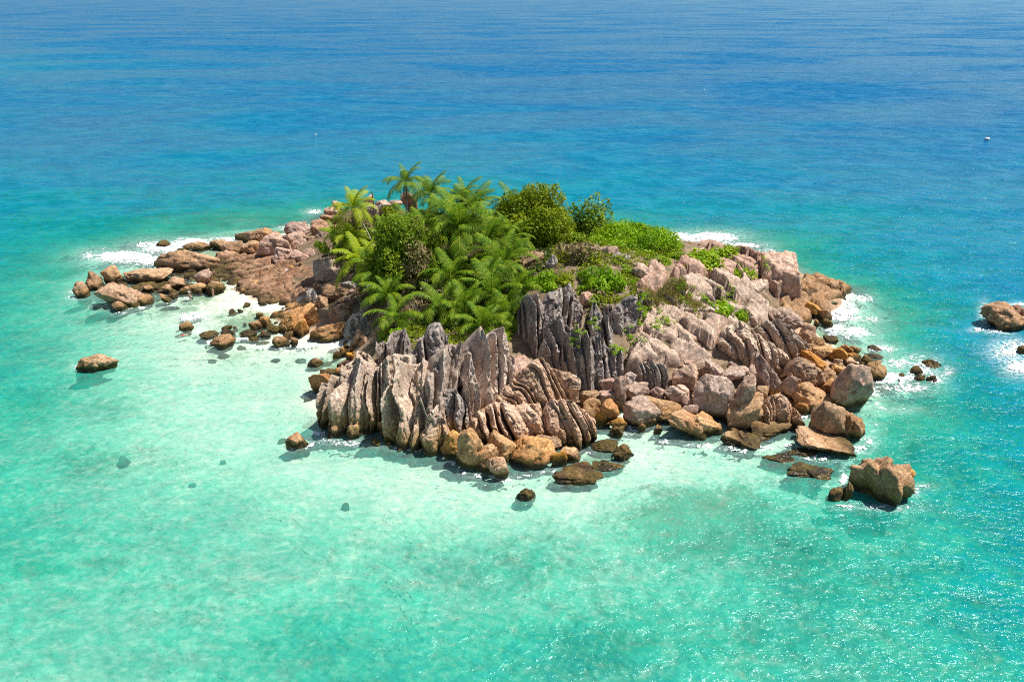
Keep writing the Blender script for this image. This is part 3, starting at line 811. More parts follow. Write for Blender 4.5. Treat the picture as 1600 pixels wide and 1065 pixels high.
slope('orange_ledge', 'rusty orange ledge sloping to the cove beside the dark leaning boulders',
      [(418,498),(432,484),(455,474),(486,470),(505,482),(498,505),(478,512),(462,515),(440,505)], 'orange', 0.5, .9, 20, 0.5, 0.25, 0.4, 21)
slope('hill_rock', 'pink weathered bedrock slope below the bright green mound of shrubs', [(985,470),(990,440),(1005,418),(1030,408),(1048,425),(1046,450),(1025,462),(1005,476)], 'pink', 1.3, 1.2, -50, 0.5, 0.4, 0.5, 33)

slope('reef_flat', 'weedy brown reef flat joining the boulders of the low outcrop', [(122,448),(165,436),(200,428),(285,424),(345,436),(352,452),(320,460),(285,464),(250,470),(215,478),(160,476)], 'wet', .62, .9, 10, .5, .4, .4, 41)
slope('reef_flat', 'ochre reef flat between the whaleback and the rust-brown shelf', [(300,428),(335,404),(372,392),(405,396),(440,402),(420,416),(378,432),(352,444),(330,440)], 'rust', .45, .9, 14, .55, .45, .3, 43)
slope('hill_rock', 'bare pink bedrock of the hilltop under the sprawling lime-green shrub', [(1040,452),(1046,432),(1052,412),(1075,398),(1110,392),(1150,396),(1180,405),(1200,420),(1190,440),(1170,458),(1130,440),(1080,438)], 'pink', 1.0, 1.0, -40, .34, 1.0, .35, 37)
# fluted crags of the front
CR = 'fluted crags of the front shore'
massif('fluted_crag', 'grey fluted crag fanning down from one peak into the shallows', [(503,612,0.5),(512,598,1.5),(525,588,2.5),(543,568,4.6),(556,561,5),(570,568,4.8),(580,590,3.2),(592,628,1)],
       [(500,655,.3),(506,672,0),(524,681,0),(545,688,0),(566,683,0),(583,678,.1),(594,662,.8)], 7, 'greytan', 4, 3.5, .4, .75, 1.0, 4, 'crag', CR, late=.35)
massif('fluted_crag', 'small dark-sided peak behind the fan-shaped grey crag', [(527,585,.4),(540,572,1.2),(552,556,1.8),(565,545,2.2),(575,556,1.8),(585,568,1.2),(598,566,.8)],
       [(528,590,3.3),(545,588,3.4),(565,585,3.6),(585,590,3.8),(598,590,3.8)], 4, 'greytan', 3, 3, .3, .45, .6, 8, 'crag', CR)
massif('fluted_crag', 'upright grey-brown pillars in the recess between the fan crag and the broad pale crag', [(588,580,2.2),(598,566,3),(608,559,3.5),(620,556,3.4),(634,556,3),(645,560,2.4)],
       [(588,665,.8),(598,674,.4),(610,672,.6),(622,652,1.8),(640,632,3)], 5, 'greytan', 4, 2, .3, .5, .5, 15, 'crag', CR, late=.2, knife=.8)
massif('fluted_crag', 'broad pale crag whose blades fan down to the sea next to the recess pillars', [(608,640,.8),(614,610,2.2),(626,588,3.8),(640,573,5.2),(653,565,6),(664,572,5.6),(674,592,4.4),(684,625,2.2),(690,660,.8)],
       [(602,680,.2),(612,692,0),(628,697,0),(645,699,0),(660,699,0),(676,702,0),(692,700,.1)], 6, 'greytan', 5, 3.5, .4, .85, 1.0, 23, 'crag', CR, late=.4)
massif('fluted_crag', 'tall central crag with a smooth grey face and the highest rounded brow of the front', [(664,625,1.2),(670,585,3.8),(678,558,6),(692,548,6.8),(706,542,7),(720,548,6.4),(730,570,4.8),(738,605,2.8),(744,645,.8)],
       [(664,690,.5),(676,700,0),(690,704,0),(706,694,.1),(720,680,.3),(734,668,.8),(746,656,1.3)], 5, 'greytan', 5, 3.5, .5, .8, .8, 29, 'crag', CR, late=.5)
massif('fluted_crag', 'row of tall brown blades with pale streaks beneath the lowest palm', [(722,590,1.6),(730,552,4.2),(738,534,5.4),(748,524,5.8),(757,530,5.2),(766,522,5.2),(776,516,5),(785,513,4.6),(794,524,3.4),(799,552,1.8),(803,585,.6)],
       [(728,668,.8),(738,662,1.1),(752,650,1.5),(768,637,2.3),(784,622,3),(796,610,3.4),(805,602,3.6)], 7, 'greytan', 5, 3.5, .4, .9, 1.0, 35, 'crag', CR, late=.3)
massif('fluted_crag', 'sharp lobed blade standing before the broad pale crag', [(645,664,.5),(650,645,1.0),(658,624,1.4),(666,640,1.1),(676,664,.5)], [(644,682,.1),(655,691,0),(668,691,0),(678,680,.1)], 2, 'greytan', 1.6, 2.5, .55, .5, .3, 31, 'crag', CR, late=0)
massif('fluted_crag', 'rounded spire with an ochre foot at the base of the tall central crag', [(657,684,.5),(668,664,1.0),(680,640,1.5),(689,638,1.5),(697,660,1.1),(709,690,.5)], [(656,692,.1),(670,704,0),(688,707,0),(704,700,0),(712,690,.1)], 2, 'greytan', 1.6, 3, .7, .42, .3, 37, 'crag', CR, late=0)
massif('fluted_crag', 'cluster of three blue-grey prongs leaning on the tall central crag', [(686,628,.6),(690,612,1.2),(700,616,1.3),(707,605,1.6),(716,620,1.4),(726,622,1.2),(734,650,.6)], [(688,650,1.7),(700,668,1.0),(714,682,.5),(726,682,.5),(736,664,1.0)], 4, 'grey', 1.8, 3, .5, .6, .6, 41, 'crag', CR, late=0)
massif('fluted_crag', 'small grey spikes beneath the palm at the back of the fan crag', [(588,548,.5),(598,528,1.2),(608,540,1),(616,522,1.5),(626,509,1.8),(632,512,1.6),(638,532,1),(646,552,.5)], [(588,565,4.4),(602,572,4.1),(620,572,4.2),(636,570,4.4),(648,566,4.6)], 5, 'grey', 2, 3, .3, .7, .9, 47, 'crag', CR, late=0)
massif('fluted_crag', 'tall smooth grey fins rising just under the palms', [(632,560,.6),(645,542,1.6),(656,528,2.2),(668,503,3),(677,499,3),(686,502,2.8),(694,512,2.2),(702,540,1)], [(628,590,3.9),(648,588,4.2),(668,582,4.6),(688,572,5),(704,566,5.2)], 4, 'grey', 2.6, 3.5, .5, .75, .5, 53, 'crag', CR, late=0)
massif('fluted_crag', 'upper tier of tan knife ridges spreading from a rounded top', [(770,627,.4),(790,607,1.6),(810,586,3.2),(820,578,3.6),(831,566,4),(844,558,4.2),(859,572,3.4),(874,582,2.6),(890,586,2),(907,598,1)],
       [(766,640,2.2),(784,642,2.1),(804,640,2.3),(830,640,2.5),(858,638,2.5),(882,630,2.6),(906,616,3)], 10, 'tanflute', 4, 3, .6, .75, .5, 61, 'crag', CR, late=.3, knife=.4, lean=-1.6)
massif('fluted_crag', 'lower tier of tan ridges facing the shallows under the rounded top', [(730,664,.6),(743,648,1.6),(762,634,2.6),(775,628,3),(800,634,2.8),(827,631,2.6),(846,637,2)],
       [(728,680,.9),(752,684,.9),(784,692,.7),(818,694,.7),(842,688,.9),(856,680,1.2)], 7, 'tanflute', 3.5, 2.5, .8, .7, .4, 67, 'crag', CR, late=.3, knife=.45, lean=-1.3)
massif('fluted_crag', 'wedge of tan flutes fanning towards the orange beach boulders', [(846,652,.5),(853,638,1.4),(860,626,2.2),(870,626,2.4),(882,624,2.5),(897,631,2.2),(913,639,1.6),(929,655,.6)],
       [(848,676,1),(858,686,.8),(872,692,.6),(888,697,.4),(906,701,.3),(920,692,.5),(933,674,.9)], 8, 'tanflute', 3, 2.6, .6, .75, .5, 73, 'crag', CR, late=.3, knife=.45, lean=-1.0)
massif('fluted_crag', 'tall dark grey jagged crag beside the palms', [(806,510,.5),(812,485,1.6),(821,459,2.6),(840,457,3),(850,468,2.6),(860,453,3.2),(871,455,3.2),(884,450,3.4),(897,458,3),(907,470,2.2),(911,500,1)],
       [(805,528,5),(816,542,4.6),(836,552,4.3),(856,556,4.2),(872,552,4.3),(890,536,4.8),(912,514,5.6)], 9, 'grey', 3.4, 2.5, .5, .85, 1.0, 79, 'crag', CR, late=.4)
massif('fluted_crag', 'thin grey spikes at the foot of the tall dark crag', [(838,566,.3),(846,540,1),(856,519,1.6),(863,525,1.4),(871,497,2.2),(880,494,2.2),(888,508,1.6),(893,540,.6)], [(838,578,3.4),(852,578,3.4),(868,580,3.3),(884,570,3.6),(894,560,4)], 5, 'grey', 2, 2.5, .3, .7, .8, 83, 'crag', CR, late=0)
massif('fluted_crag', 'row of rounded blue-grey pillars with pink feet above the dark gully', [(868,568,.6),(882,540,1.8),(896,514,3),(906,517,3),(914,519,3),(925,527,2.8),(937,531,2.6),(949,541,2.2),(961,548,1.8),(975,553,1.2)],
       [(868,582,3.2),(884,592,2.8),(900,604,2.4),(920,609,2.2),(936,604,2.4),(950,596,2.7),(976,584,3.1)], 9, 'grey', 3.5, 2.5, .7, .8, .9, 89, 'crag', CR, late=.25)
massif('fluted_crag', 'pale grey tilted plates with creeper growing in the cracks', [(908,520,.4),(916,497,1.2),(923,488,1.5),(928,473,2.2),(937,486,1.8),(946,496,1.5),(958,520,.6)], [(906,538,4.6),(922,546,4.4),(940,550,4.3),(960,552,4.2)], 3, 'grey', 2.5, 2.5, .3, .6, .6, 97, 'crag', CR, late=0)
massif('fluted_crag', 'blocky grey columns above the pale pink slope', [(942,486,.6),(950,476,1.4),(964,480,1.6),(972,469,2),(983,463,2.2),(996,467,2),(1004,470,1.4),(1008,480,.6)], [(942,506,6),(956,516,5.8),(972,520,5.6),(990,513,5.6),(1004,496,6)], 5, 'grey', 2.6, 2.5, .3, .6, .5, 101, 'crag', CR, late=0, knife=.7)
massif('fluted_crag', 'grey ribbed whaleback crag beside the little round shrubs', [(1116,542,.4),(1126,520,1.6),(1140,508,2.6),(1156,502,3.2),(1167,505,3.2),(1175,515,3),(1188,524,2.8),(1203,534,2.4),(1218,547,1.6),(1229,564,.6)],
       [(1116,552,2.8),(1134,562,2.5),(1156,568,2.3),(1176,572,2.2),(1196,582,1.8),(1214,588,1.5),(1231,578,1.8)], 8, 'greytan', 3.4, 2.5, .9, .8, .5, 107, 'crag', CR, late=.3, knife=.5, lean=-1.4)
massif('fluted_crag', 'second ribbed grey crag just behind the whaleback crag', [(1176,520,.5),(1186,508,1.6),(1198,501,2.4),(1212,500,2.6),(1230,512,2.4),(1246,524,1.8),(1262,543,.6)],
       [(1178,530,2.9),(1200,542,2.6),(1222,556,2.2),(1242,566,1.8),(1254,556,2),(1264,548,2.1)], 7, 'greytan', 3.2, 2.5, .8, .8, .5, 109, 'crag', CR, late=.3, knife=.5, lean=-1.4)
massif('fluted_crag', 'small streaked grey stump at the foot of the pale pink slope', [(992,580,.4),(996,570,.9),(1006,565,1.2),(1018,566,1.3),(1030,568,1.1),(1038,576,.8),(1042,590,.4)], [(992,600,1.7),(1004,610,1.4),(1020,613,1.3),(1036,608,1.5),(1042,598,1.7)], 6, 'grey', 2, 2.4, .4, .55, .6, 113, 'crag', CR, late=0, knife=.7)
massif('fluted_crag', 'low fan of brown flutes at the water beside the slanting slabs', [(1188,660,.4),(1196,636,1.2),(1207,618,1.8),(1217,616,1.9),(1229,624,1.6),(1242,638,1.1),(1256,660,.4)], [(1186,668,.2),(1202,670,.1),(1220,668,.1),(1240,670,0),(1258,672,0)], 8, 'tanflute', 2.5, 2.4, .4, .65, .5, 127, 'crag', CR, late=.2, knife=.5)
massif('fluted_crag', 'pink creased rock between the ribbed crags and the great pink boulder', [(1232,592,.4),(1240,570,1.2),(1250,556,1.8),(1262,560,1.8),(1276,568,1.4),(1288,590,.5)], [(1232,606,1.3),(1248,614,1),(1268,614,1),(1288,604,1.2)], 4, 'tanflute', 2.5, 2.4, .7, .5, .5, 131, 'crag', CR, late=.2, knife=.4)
# ------------------------------------------------------------------ single boulders: picture box, style, stone, label
G1 = 'boulders of the low outcrop in the surf'
B(114,440,142,466,'spire','brown','dark pointed boulder at the outer tip of the low outcrop',-.1,group=G1)
B(134,423,164,452,'round','tan','squat tan boulder wedged between the dark pointed boulder and the tall round one',.1,group=G1)
B(135,436,152,456,'lump','brown','brown lump under the squat tan boulder at the outcrop tip',-.1,group=G1)
B(157,415,194,445,'round','tan','tall round tan boulder, highest at the tip of the low outcrop',.1,group=G1)
B(147,440,230,480,'lump','tan','long low ridge of yellow-stained tan rock at the seaward edge of the outcrop',-.2,dr=.5,roll=-9,group=G1)
B(212,459,242,477,'round','tan','smooth tan boulder at the inner end of the long low ridge',-.1,group=G1)
B(174,470,203,487,'lump','tan','flat yellowish boulder lying in the wash under the long ridge',-.2,group=G1)
B(199,467,218,481,'round','tan','small tan boulder between the flat yellowish one and the long ridge end',-.1,group=G1)
B(193,418,271,445,'round','tan','large flat-topped tan boulder in the middle of the low outcrop',0,dr=.6,group=G1,stripe=(3,80,.06))
B(262,432,294,452,'facet','tan','flat wedge-shaped tan boulder beside the large flat-topped one',0,group=G1)
B(224,445,241,458,'block','tan','small square tan boulder in the pool of the outcrop',0,group=G1)
B(216,447,226,456,'round','brown','tiny brown boulder touching the small square one',0,group=G1)
B(253,444,278,460,'facet','tan','angular reddish boulder where the outcrop meets the cove',0,group=G1)
B(249,458,270,473,'slab','tan','tilted flat stone at the cove edge below the angular reddish boulder',-.1,roll=-22,group=G1)
B(262,457,279,468,'round','tan','small rounded stone beside the tilted flat stone',-.1,group=G1)
B(303,420,334,450,'facet','pink','tall pointed pinkish boulder at the back of the cove',0,group=G1,seed=77)
B(295,442,325,457,'round','tan','low smooth tan boulder under the tall pointed one',0,dr=.6,group=G1)
B(323,439,351,456,'lump','tan','knobbly ochre boulder right beside the tall pointed pinkish one',0,group=G1)
B(302,450,316,461,'round','tan','small ochre boulder in front of the low smooth one',-.1,group=G1)
B(290,420,307,428,'ragged','wet','dark little rock in the pool behind the tall pointed boulder',0,group=G1)
B(280,447,304,460,'ragged','brown','brown broken rocks between the angular reddish boulder and the low smooth one',0,group=G1)
B(240,390,342,426,'round','tan','biggest boulder of the outcrop, a smooth orange whaleback with mossy foot',-.1,dr=.55,group=G1,seed=15)
B(243,375,267,386,'ragged','wet','olive weedy rock alone in the white surf',-.2,group=G1)
B(276,386,296,394,'ragged','wet','low wet rock in the surf by the whaleback',-.2,group=G1)
B(286,377,334,392,'slab','tan','flat tan slab at the surf behind the whaleback',0,dr=.5,group=G1)
B(326,374,368,392,'slab','tan','stepped tan slab between the surf and the layered ledge',0,dr=.6,group=G1)
B(338,392,380,406,'slab','tan','low flat slab with a dark foot on the inner side of the surf',0,dr=.5,group=G1)
B(148,452,232,466,'ragged','wet','wet rubble reef filling the middle of the outcrop',-.15,dr=.7,group=G1)
B(205,440,262,458,'ragged','wet','weedy reef under the large flat-topped boulder',-.15,dr=.7,group=G1)
G2 = 'pink and tan boulders of the far ridge'
B(366,356,430,380,'slab','tan','long flat tan block with a sharp front edge beside the surf',.2,dr=.6,group=G2,roll=4)
B(410,356,430,389,'block','tan','upright block at the end of the long flat tan block',.3,group=G2)
B(416,361,442,381,'round','tan','smooth tan boulder tucked behind the upright block',.6,group=G2)
B(344,376,386,399,'round','tan','round-backed tan boulder in front of the long flat block',0,group=G2)
B(376,376,413,401,'round','tan','rounded tan cube beside the upright block',.1,group=G2,seed=4)
B(402,362,456,408,'facet','pink','large slanting pink-brown boulder leaning against the ridge',.6,dr=.7,roll=24,group=G2,seed=8)
B(446,345,490,374,'lump','pink','lumpy pink boulder on the ridge top nearest the sea',1.5,group=G2)
B(444,352,459,363,'round','pink','little pink knob on the seaward skyline of the ridge',1.5,group=G2)
B(446,361,478,384,'lump','pink','knobbly pink boulder under the lumpy ridge-top one',1.6,group=G2)
B(453,376,470,398,'facet','pink','narrow upright brown wedge in the middle of the boulder pile',1.2,group=G2)
B(462,370,481,394,'round','pink','rounded brown boulder beside the narrow upright wedge',1.4,group=G2)
B(475,368,495,391,'round','brown','dark brown egg-shaped boulder at the edge of the pile',1.5,group=G2)
B(426,386,460,417,'round','pink','squat pink boulder sitting on the rust-brown shelf',.9,group=G2)
B(446,390,482,420,'round','pink','round pink boulder in the row on the rust-brown shelf',1.0,group=G2)
B(468,387,500,418,'round','pink','pink boulder next to the white-topped block, joined to its round neighbour',1.1,group=G2)
B(484,342,528,376,'round','brown','large smooth brown boulder with a dark hollow at its foot',2.6,group=G2)
B(492,354,522,382,'lump','pink','pitted pink boulder in front of the smooth brown one',2.6,group=G2)
B(505,323,528,343,'lump','pink','pink boulder on the skyline near the curved palm',3.6,group=G2)
B(518,313,536,328,'round','pink','small round pink boulder half behind the curved palm crown',4.2,group=G2)
B(500,335,530,350,'lump','brown','brown pitted ledge beneath the skyline boulders',3.2,group=G2)
B(566,303,586,324,'facet','pink','pointed pink boulder by the bare pole',5.0,group=G2)
B(584,312,610,328,'slab','pink','flat pink slab just behind the bare pole',5.0,group=G2)
B(604,312,630,328,'slab','pink','flat pink slab at the foot of the tallest palm',5.0,group=G2)
B(566,319,602,332,'slab','pale','long pale slab in front of the bare pole',4.6,group=G2)
B(625,300,652,318,'facet','brown','reddish brown boulder behind the tallest palm trunk',5.0,group=G2)
B(505,385,527,400,'round','pink','pale pink boulder showing through the shrubs by the curved palm',3.6,group=G2)
B(489,401,534,455,'block','pale','big white-topped grey block above the rust-brown shelf',1.6,group=G2,seed=5)
G3 = 'boulders round the sandy cove'
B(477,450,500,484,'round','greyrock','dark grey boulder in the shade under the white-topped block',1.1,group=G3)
B(491,460,516,491,'round','brown','brown rounded boulder beside the dark shaded one',1.2,group=G3)
B(434,492,466,522,'round','orange','smooth orange dome at the cove mouth',.1,group=G3,seed=21)
B(458,497,483,528,'round','orange','orange boulder with a black foot next to the smooth orange dome',.05,group=G3)
B(474,478,501,512,'lump','orange','rusty boulder stacked behind the black-footed one',.6,group=G3)
B(484,501,548,534,'slab','orange','long orange slab with a dark wet underside above the little beach',.2,dr=.6,roll=14,group=G3)
B(510,474,562,508,'lump','brown','broken brown rocks in the shade above the long orange slab',1.3,group=G3)
B(500,440,560,478,'ragged','brown','heap of broken reddish rocks under the white-topped block',1.8,group=G3)
B(536,488,576,532,'round','greyrock','dark smooth boulder leaning over the little beach',1.0,roll=30,group=G3,seed=3)
B(545,514,573,549,'round','brown','dark brown boulder under the leaning smooth one',.6,roll=25,group=G3)
B(557,524,583,549,'round','brown','brown boulder against the back of the fan crag',.9,group=G3)
B(562,467,586,498,'round','pale','pale pink boulder under the palm fronds at the cove',3.0,group=G3)
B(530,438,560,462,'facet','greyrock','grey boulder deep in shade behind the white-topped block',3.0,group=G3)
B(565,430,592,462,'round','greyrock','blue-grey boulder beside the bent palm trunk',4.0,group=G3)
B(519,548,534,562,'round','wet','wet stone in the wash by the little beach',0,group=G3)
B(531,543,550,557,'round','orange','dark orange stone at the beach edge',.1,group=G3)
B(540,550,556,566,'facet','orange','bright orange stone at the beach edge below the dark orange one',.1,group=G3)
B(526,562,546,577,'slab','pink','pinkish slab leaning on the stones below the beach',.2,roll=28,group=G3)
B(524,572,544,587,'round','orange','reddish stone between the pinkish slab and the fan crag',.2,group=G3)
B(499,575,530,589,'round','orange','flat orange stone awash before the fan crag',0,group=G3)
B(482,583,534,619,'round','orange','big smooth orange boulder against the fan crag',-.1,group=G3,seed=12)
B(446,674,483,702,'block','tan','lone squarish tan rock ringed with foam before the fan crag',-.2,group=G3)
B(117,552,186,581,'ragged','tan','long low tan rock alone in the turquoise shallows',-.5,dr=.4,roll=14,group=G3)
G4 = 'small rocks awash in the cove'
for x0, y0, x1, y1, st, mt, lb in [
 (279,502,303,518,'round','tan','round yellow rock ringed by surf near the snorkeller'),
 (309,516,343,530,'lump','tan','low ochre rock at the outer line of the cove rocks'),
 (345,507,364,517,'ragged','wet','dark flat rock in the middle of the cove shallows'),
 (345,514,360,525,'round','tan','small ochre rock behind the big brown wedge'),
 (326,521,368,545,'facet','brown','big brown wedge, largest of the rocks awash'),
 (388,500,412,516,'round','tan','low tan rock beside the orange cube'),
 (404,494,424,513,'block','orange','orange cube-like rock standing in the cove'),
 (374,515,402,528,'ragged','wet','dark jagged strip of rock in front of the low tan rock'),
 (406,515,424,527,'round','brown','brown rock in front of the orange cube'),
 (424,525,454,543,'lump','brown','broad brown rock next to the cove mouth dome'),
 (453,526,466,542,'block','brown','little upright brown rock beside the broad one'),
 (400,488,412,497,'facet','brown','small dark rock behind the orange cube'),
 (441,517,462,530,'facet','brown','brown wedge against the smooth orange dome'),
 (385,525,404,533,'ragged','wet','thin dark rock just behind the pale drowned one'),
 (480,559,507,574,'lump','tan','ragged tan rock alone off the little beach'),
 (416,508,440,520,'ragged','wet','black wet rock between the orange cube and the dome'),
 (320,442,352,462,'ragged','wet','weedy flat rock behind the waders')]:
    B(x0, y0, x1, y1, st, mt, lb, -.12, group=G4, name='rock')
G5 = 'rocks along the front water line'
for row in [
 (688,673,726,715,'round','orange','smooth orange boulder in the notch beside the tall central crag',-.1),
 (712,668,758,733,'lump','tanflute2','tall ochre buttress at the outer corner of the tan tiers',-.1),
 (739,692,780,737,'block','tan','blocky ochre rock in front of the tall buttress',-.2),
 (760,714,794,748,'round','tan','rounded brown rock standing furthest out in the shallows',-.2),
 (756,672,812,724,'lump','tan','hunched ochre rock above the blocky one',.1),
 (790,680,868,732,'lump','orange','long orange rock with a black wet foot below the lower tier',-.1),
 (830,679,878,710,'round','tan','smooth brown dome between the long orange rock and the fluted wedge',.3),
 (860,704,886,728,'round','orange','small orange boulder at the end of the long orange rock',-.1),
 (874,697,907,721,'round','tan','low tan boulder at the tip of the fluted wedge',-.1),
 (588,658,602,678,'round','orange','little orange stone at the foot of the recess pillars',.1),
 (594,668,608,686,'round','brown','brown stone at the water below the recess pillars',-.1),
 (580,684,594,698,'lump','wet','weedy stump in the wash between the two big crags',-.2),
 (601,687,617,697,'ragged','wet','mossy yellow stone under the tall central crag',-.2),
 (622,691,632,699,'ragged','wet','tiny mossy stone under the tall central crag',-.2),
 (637,694,660,706,'ragged','wet','flat mossy stone awash under the rounded spire',-.2),
 (862,724,942,757,'ragged','brown','wide weedy reef rock off the fluted wedge',-.2),
 (890,721,930,744,'lump','brown','brown hump on the wide weedy reef rock',-.1),
 (922,686,966,708,'lump','wet','wet brown rock in the inlet beside the fluted wedge',-.2),
 (956,692,990,720,'ragged','wet','half-drowned brown ridge pointing out of the inlet',-.25),
 (924,718,976,737,'ragged','wet','drowned end of the brown ridge in the inlet',-.35),
 (806,762,838,784,'ragged','wet','lone mossy fang barely breaking the shallows in front of the island',-.4),
 ]:
    st, mt = row[4], row[5].replace('tanflute2', 'tan')
    B(*row[:4], st, mt, row[6], row[7], group=G5)
G6 = 'boulders of the gully'
for row in [
 (906,608,938,630,'facet','tan','tan wedge in the dark gully, nearest the pillars',1.6),
 (935,609,960,628,'block','pink','shaded pink block in the gully beside the tan wedge',1.7),
 (909,621,940,652,'facet','tan','split tan boulder leaning on the fluted wedge',.9),
 (932,622,967,658,'facet','orange','orange boulder with flat facets in the middle of the gully',.6),
 (930,643,949,665,'facet','orange','small orange wedge below the faceted boulder',.3),
 (946,650,981,673,'round','orange','rounded orange boulder at the mouth of the gully',.05),
 (975,633,992,656,'round','brown','brown boulder in the shadow behind the gully mouth',.6),
 (935,590,962,612,'facet','pink','pink triangular block under the rounded pillars',2.4),
 (958,586,980,632,'round','pink','tall narrow pink boulder at the edge of the gully',1.6),
 (975,580,995,604,'lump','pale','pale broken block above the tall narrow one',2.4),
 (970,594,1014,619,'slab','pale','flat pale block lying in front of the grey stump',1.6),
 (972,617,1031,666,'slab','pale','layered pale boulder split into two tiers near the water',.3),
 (1000,617,1066,656,'slab','brown','long leaf-shaped slab tilting down towards the water',.6),
 (790,565,822,600,'facet','pink','pink angular block behind the upper tan tier',3.6),
 (798,556,840,580,'slab','pink','shaded slab under the tall dark crag',4.2),
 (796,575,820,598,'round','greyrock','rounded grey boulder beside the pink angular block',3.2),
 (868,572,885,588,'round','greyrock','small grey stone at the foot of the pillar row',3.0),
 (952,664,976,684,'ragged','wet','wet black rock where the gully meets the sea',-.1),
 (994,659,1010,675,'round','brown','small brown stone at the water under the layered boulder',-.1),
 (1020,662,1036,677,'facet','brown','small brown wedge at the water beyond the layered boulder',-.1)]:
    B(*row[:4], row[4], row[5], row[6], row[7], group=G6, roll=(-24 if 'leaf-shaped' in row[6] else 0), stripe=((3, 80, .16) if 'layered' in row[6] else None))
G7 = 'tumbled boulders below the pale slope'
for row in [
 (1050,566,1090,610,'round','pink','boulder with a broken brown face at the foot of the pale slope',1.6,0,None),
 (1081,583,1150,656,'facet','pale','large cream-coloured boulder, palest of the tumbled pile',.5,0,None),
 (1124,571,1170,598,'slab','pale','layered pale slab leaning above the cream-coloured boulder',2.0,18,(4,70,.12)),
 (1126,585,1182,662,'slab','pink','long slanting slab on the far side of the cream-coloured boulder',.4,42,(3,50,.10)),
 (1136,612,1194,676,'slab','tan','second slanting slab, nearer the fan of brown flutes',.1,42,(3,50,.10)),
 (1163,654,1240,688,'lump','tan','hunched tan rock at the water in front of the brown flutes',-.1,8,None),
 (1126,668,1190,700,'slab','tan','thin tilted slab dipping its end in the water',-.15,-26,None),
 (1042,638,1111,688,'slab','tan','broad tan plate with a ribbed face standing in the water',-.1,-24,(-5,0,.12)),
 (1082,642,1130,678,'lump','tan','creased tan rock between the ribbed plate and the slanting slab',.1,-15,None),
 (1063,631,1091,654,'facet','pink','small angular boulder above the ribbed plate',.9,0,None),
 (1037,602,1074,630,'facet','pale','pale angular block behind the leaf-shaped slab',1.2,0,None),
 (1016,604,1040,623,'round','pink','rounded pink boulder beside the grey stump',1.3,0,None),
 (1058,616,1084,638,'facet','pink','pinkish block below the pale angular one',.9,0,None),
 (1056,600,1078,619,'slab','pale','small pale slab under the boulder with the broken face',1.5,-20,None),
 (1100,560,1137,592,'slab','pale','elongated pale boulder at the lower edge of the slope',2.0,-22,None),
 (1092,571,1118,594,'facet','brown','shaded brown block behind the elongated pale boulder',1.8,0,None),
 (1136,565,1152,580,'facet','pink','little pink wedge under the whaleback crag',2.2,0,None),
 (1165,568,1192,594,'facet','pale','pale cracked boulder under the whaleback crag',1.7,0,None),
 (1178,582,1210,608,'round','pink','round smooth pink boulder between the crag and the slanting slabs',1.3,0,None),
 (1180,554,1224,616,'slab','pink','crooked pink ridge of rock running down beside the ribbed crag',1.3,-48,None),
 (1178,600,1202,624,'block','tan','tan block above the fan of brown flutes',1.0,0,None),
 (1198,598,1218,622,'round','orange','orange rounded stone beside the tan block',.8,0,None),
 (1220,585,1252,624,'facet','pink','dusky pink boulder under the second ribbed crag',.9,0,None),
 (1240,629,1264,648,'round','orange','small ochre boulder next to the striped one',.1,0,None)]:
    B(*row[:6], row[6], row[7], roll=row[8], stripe=row[9], group=G7)
G8 = 'boulders of the surf corner'
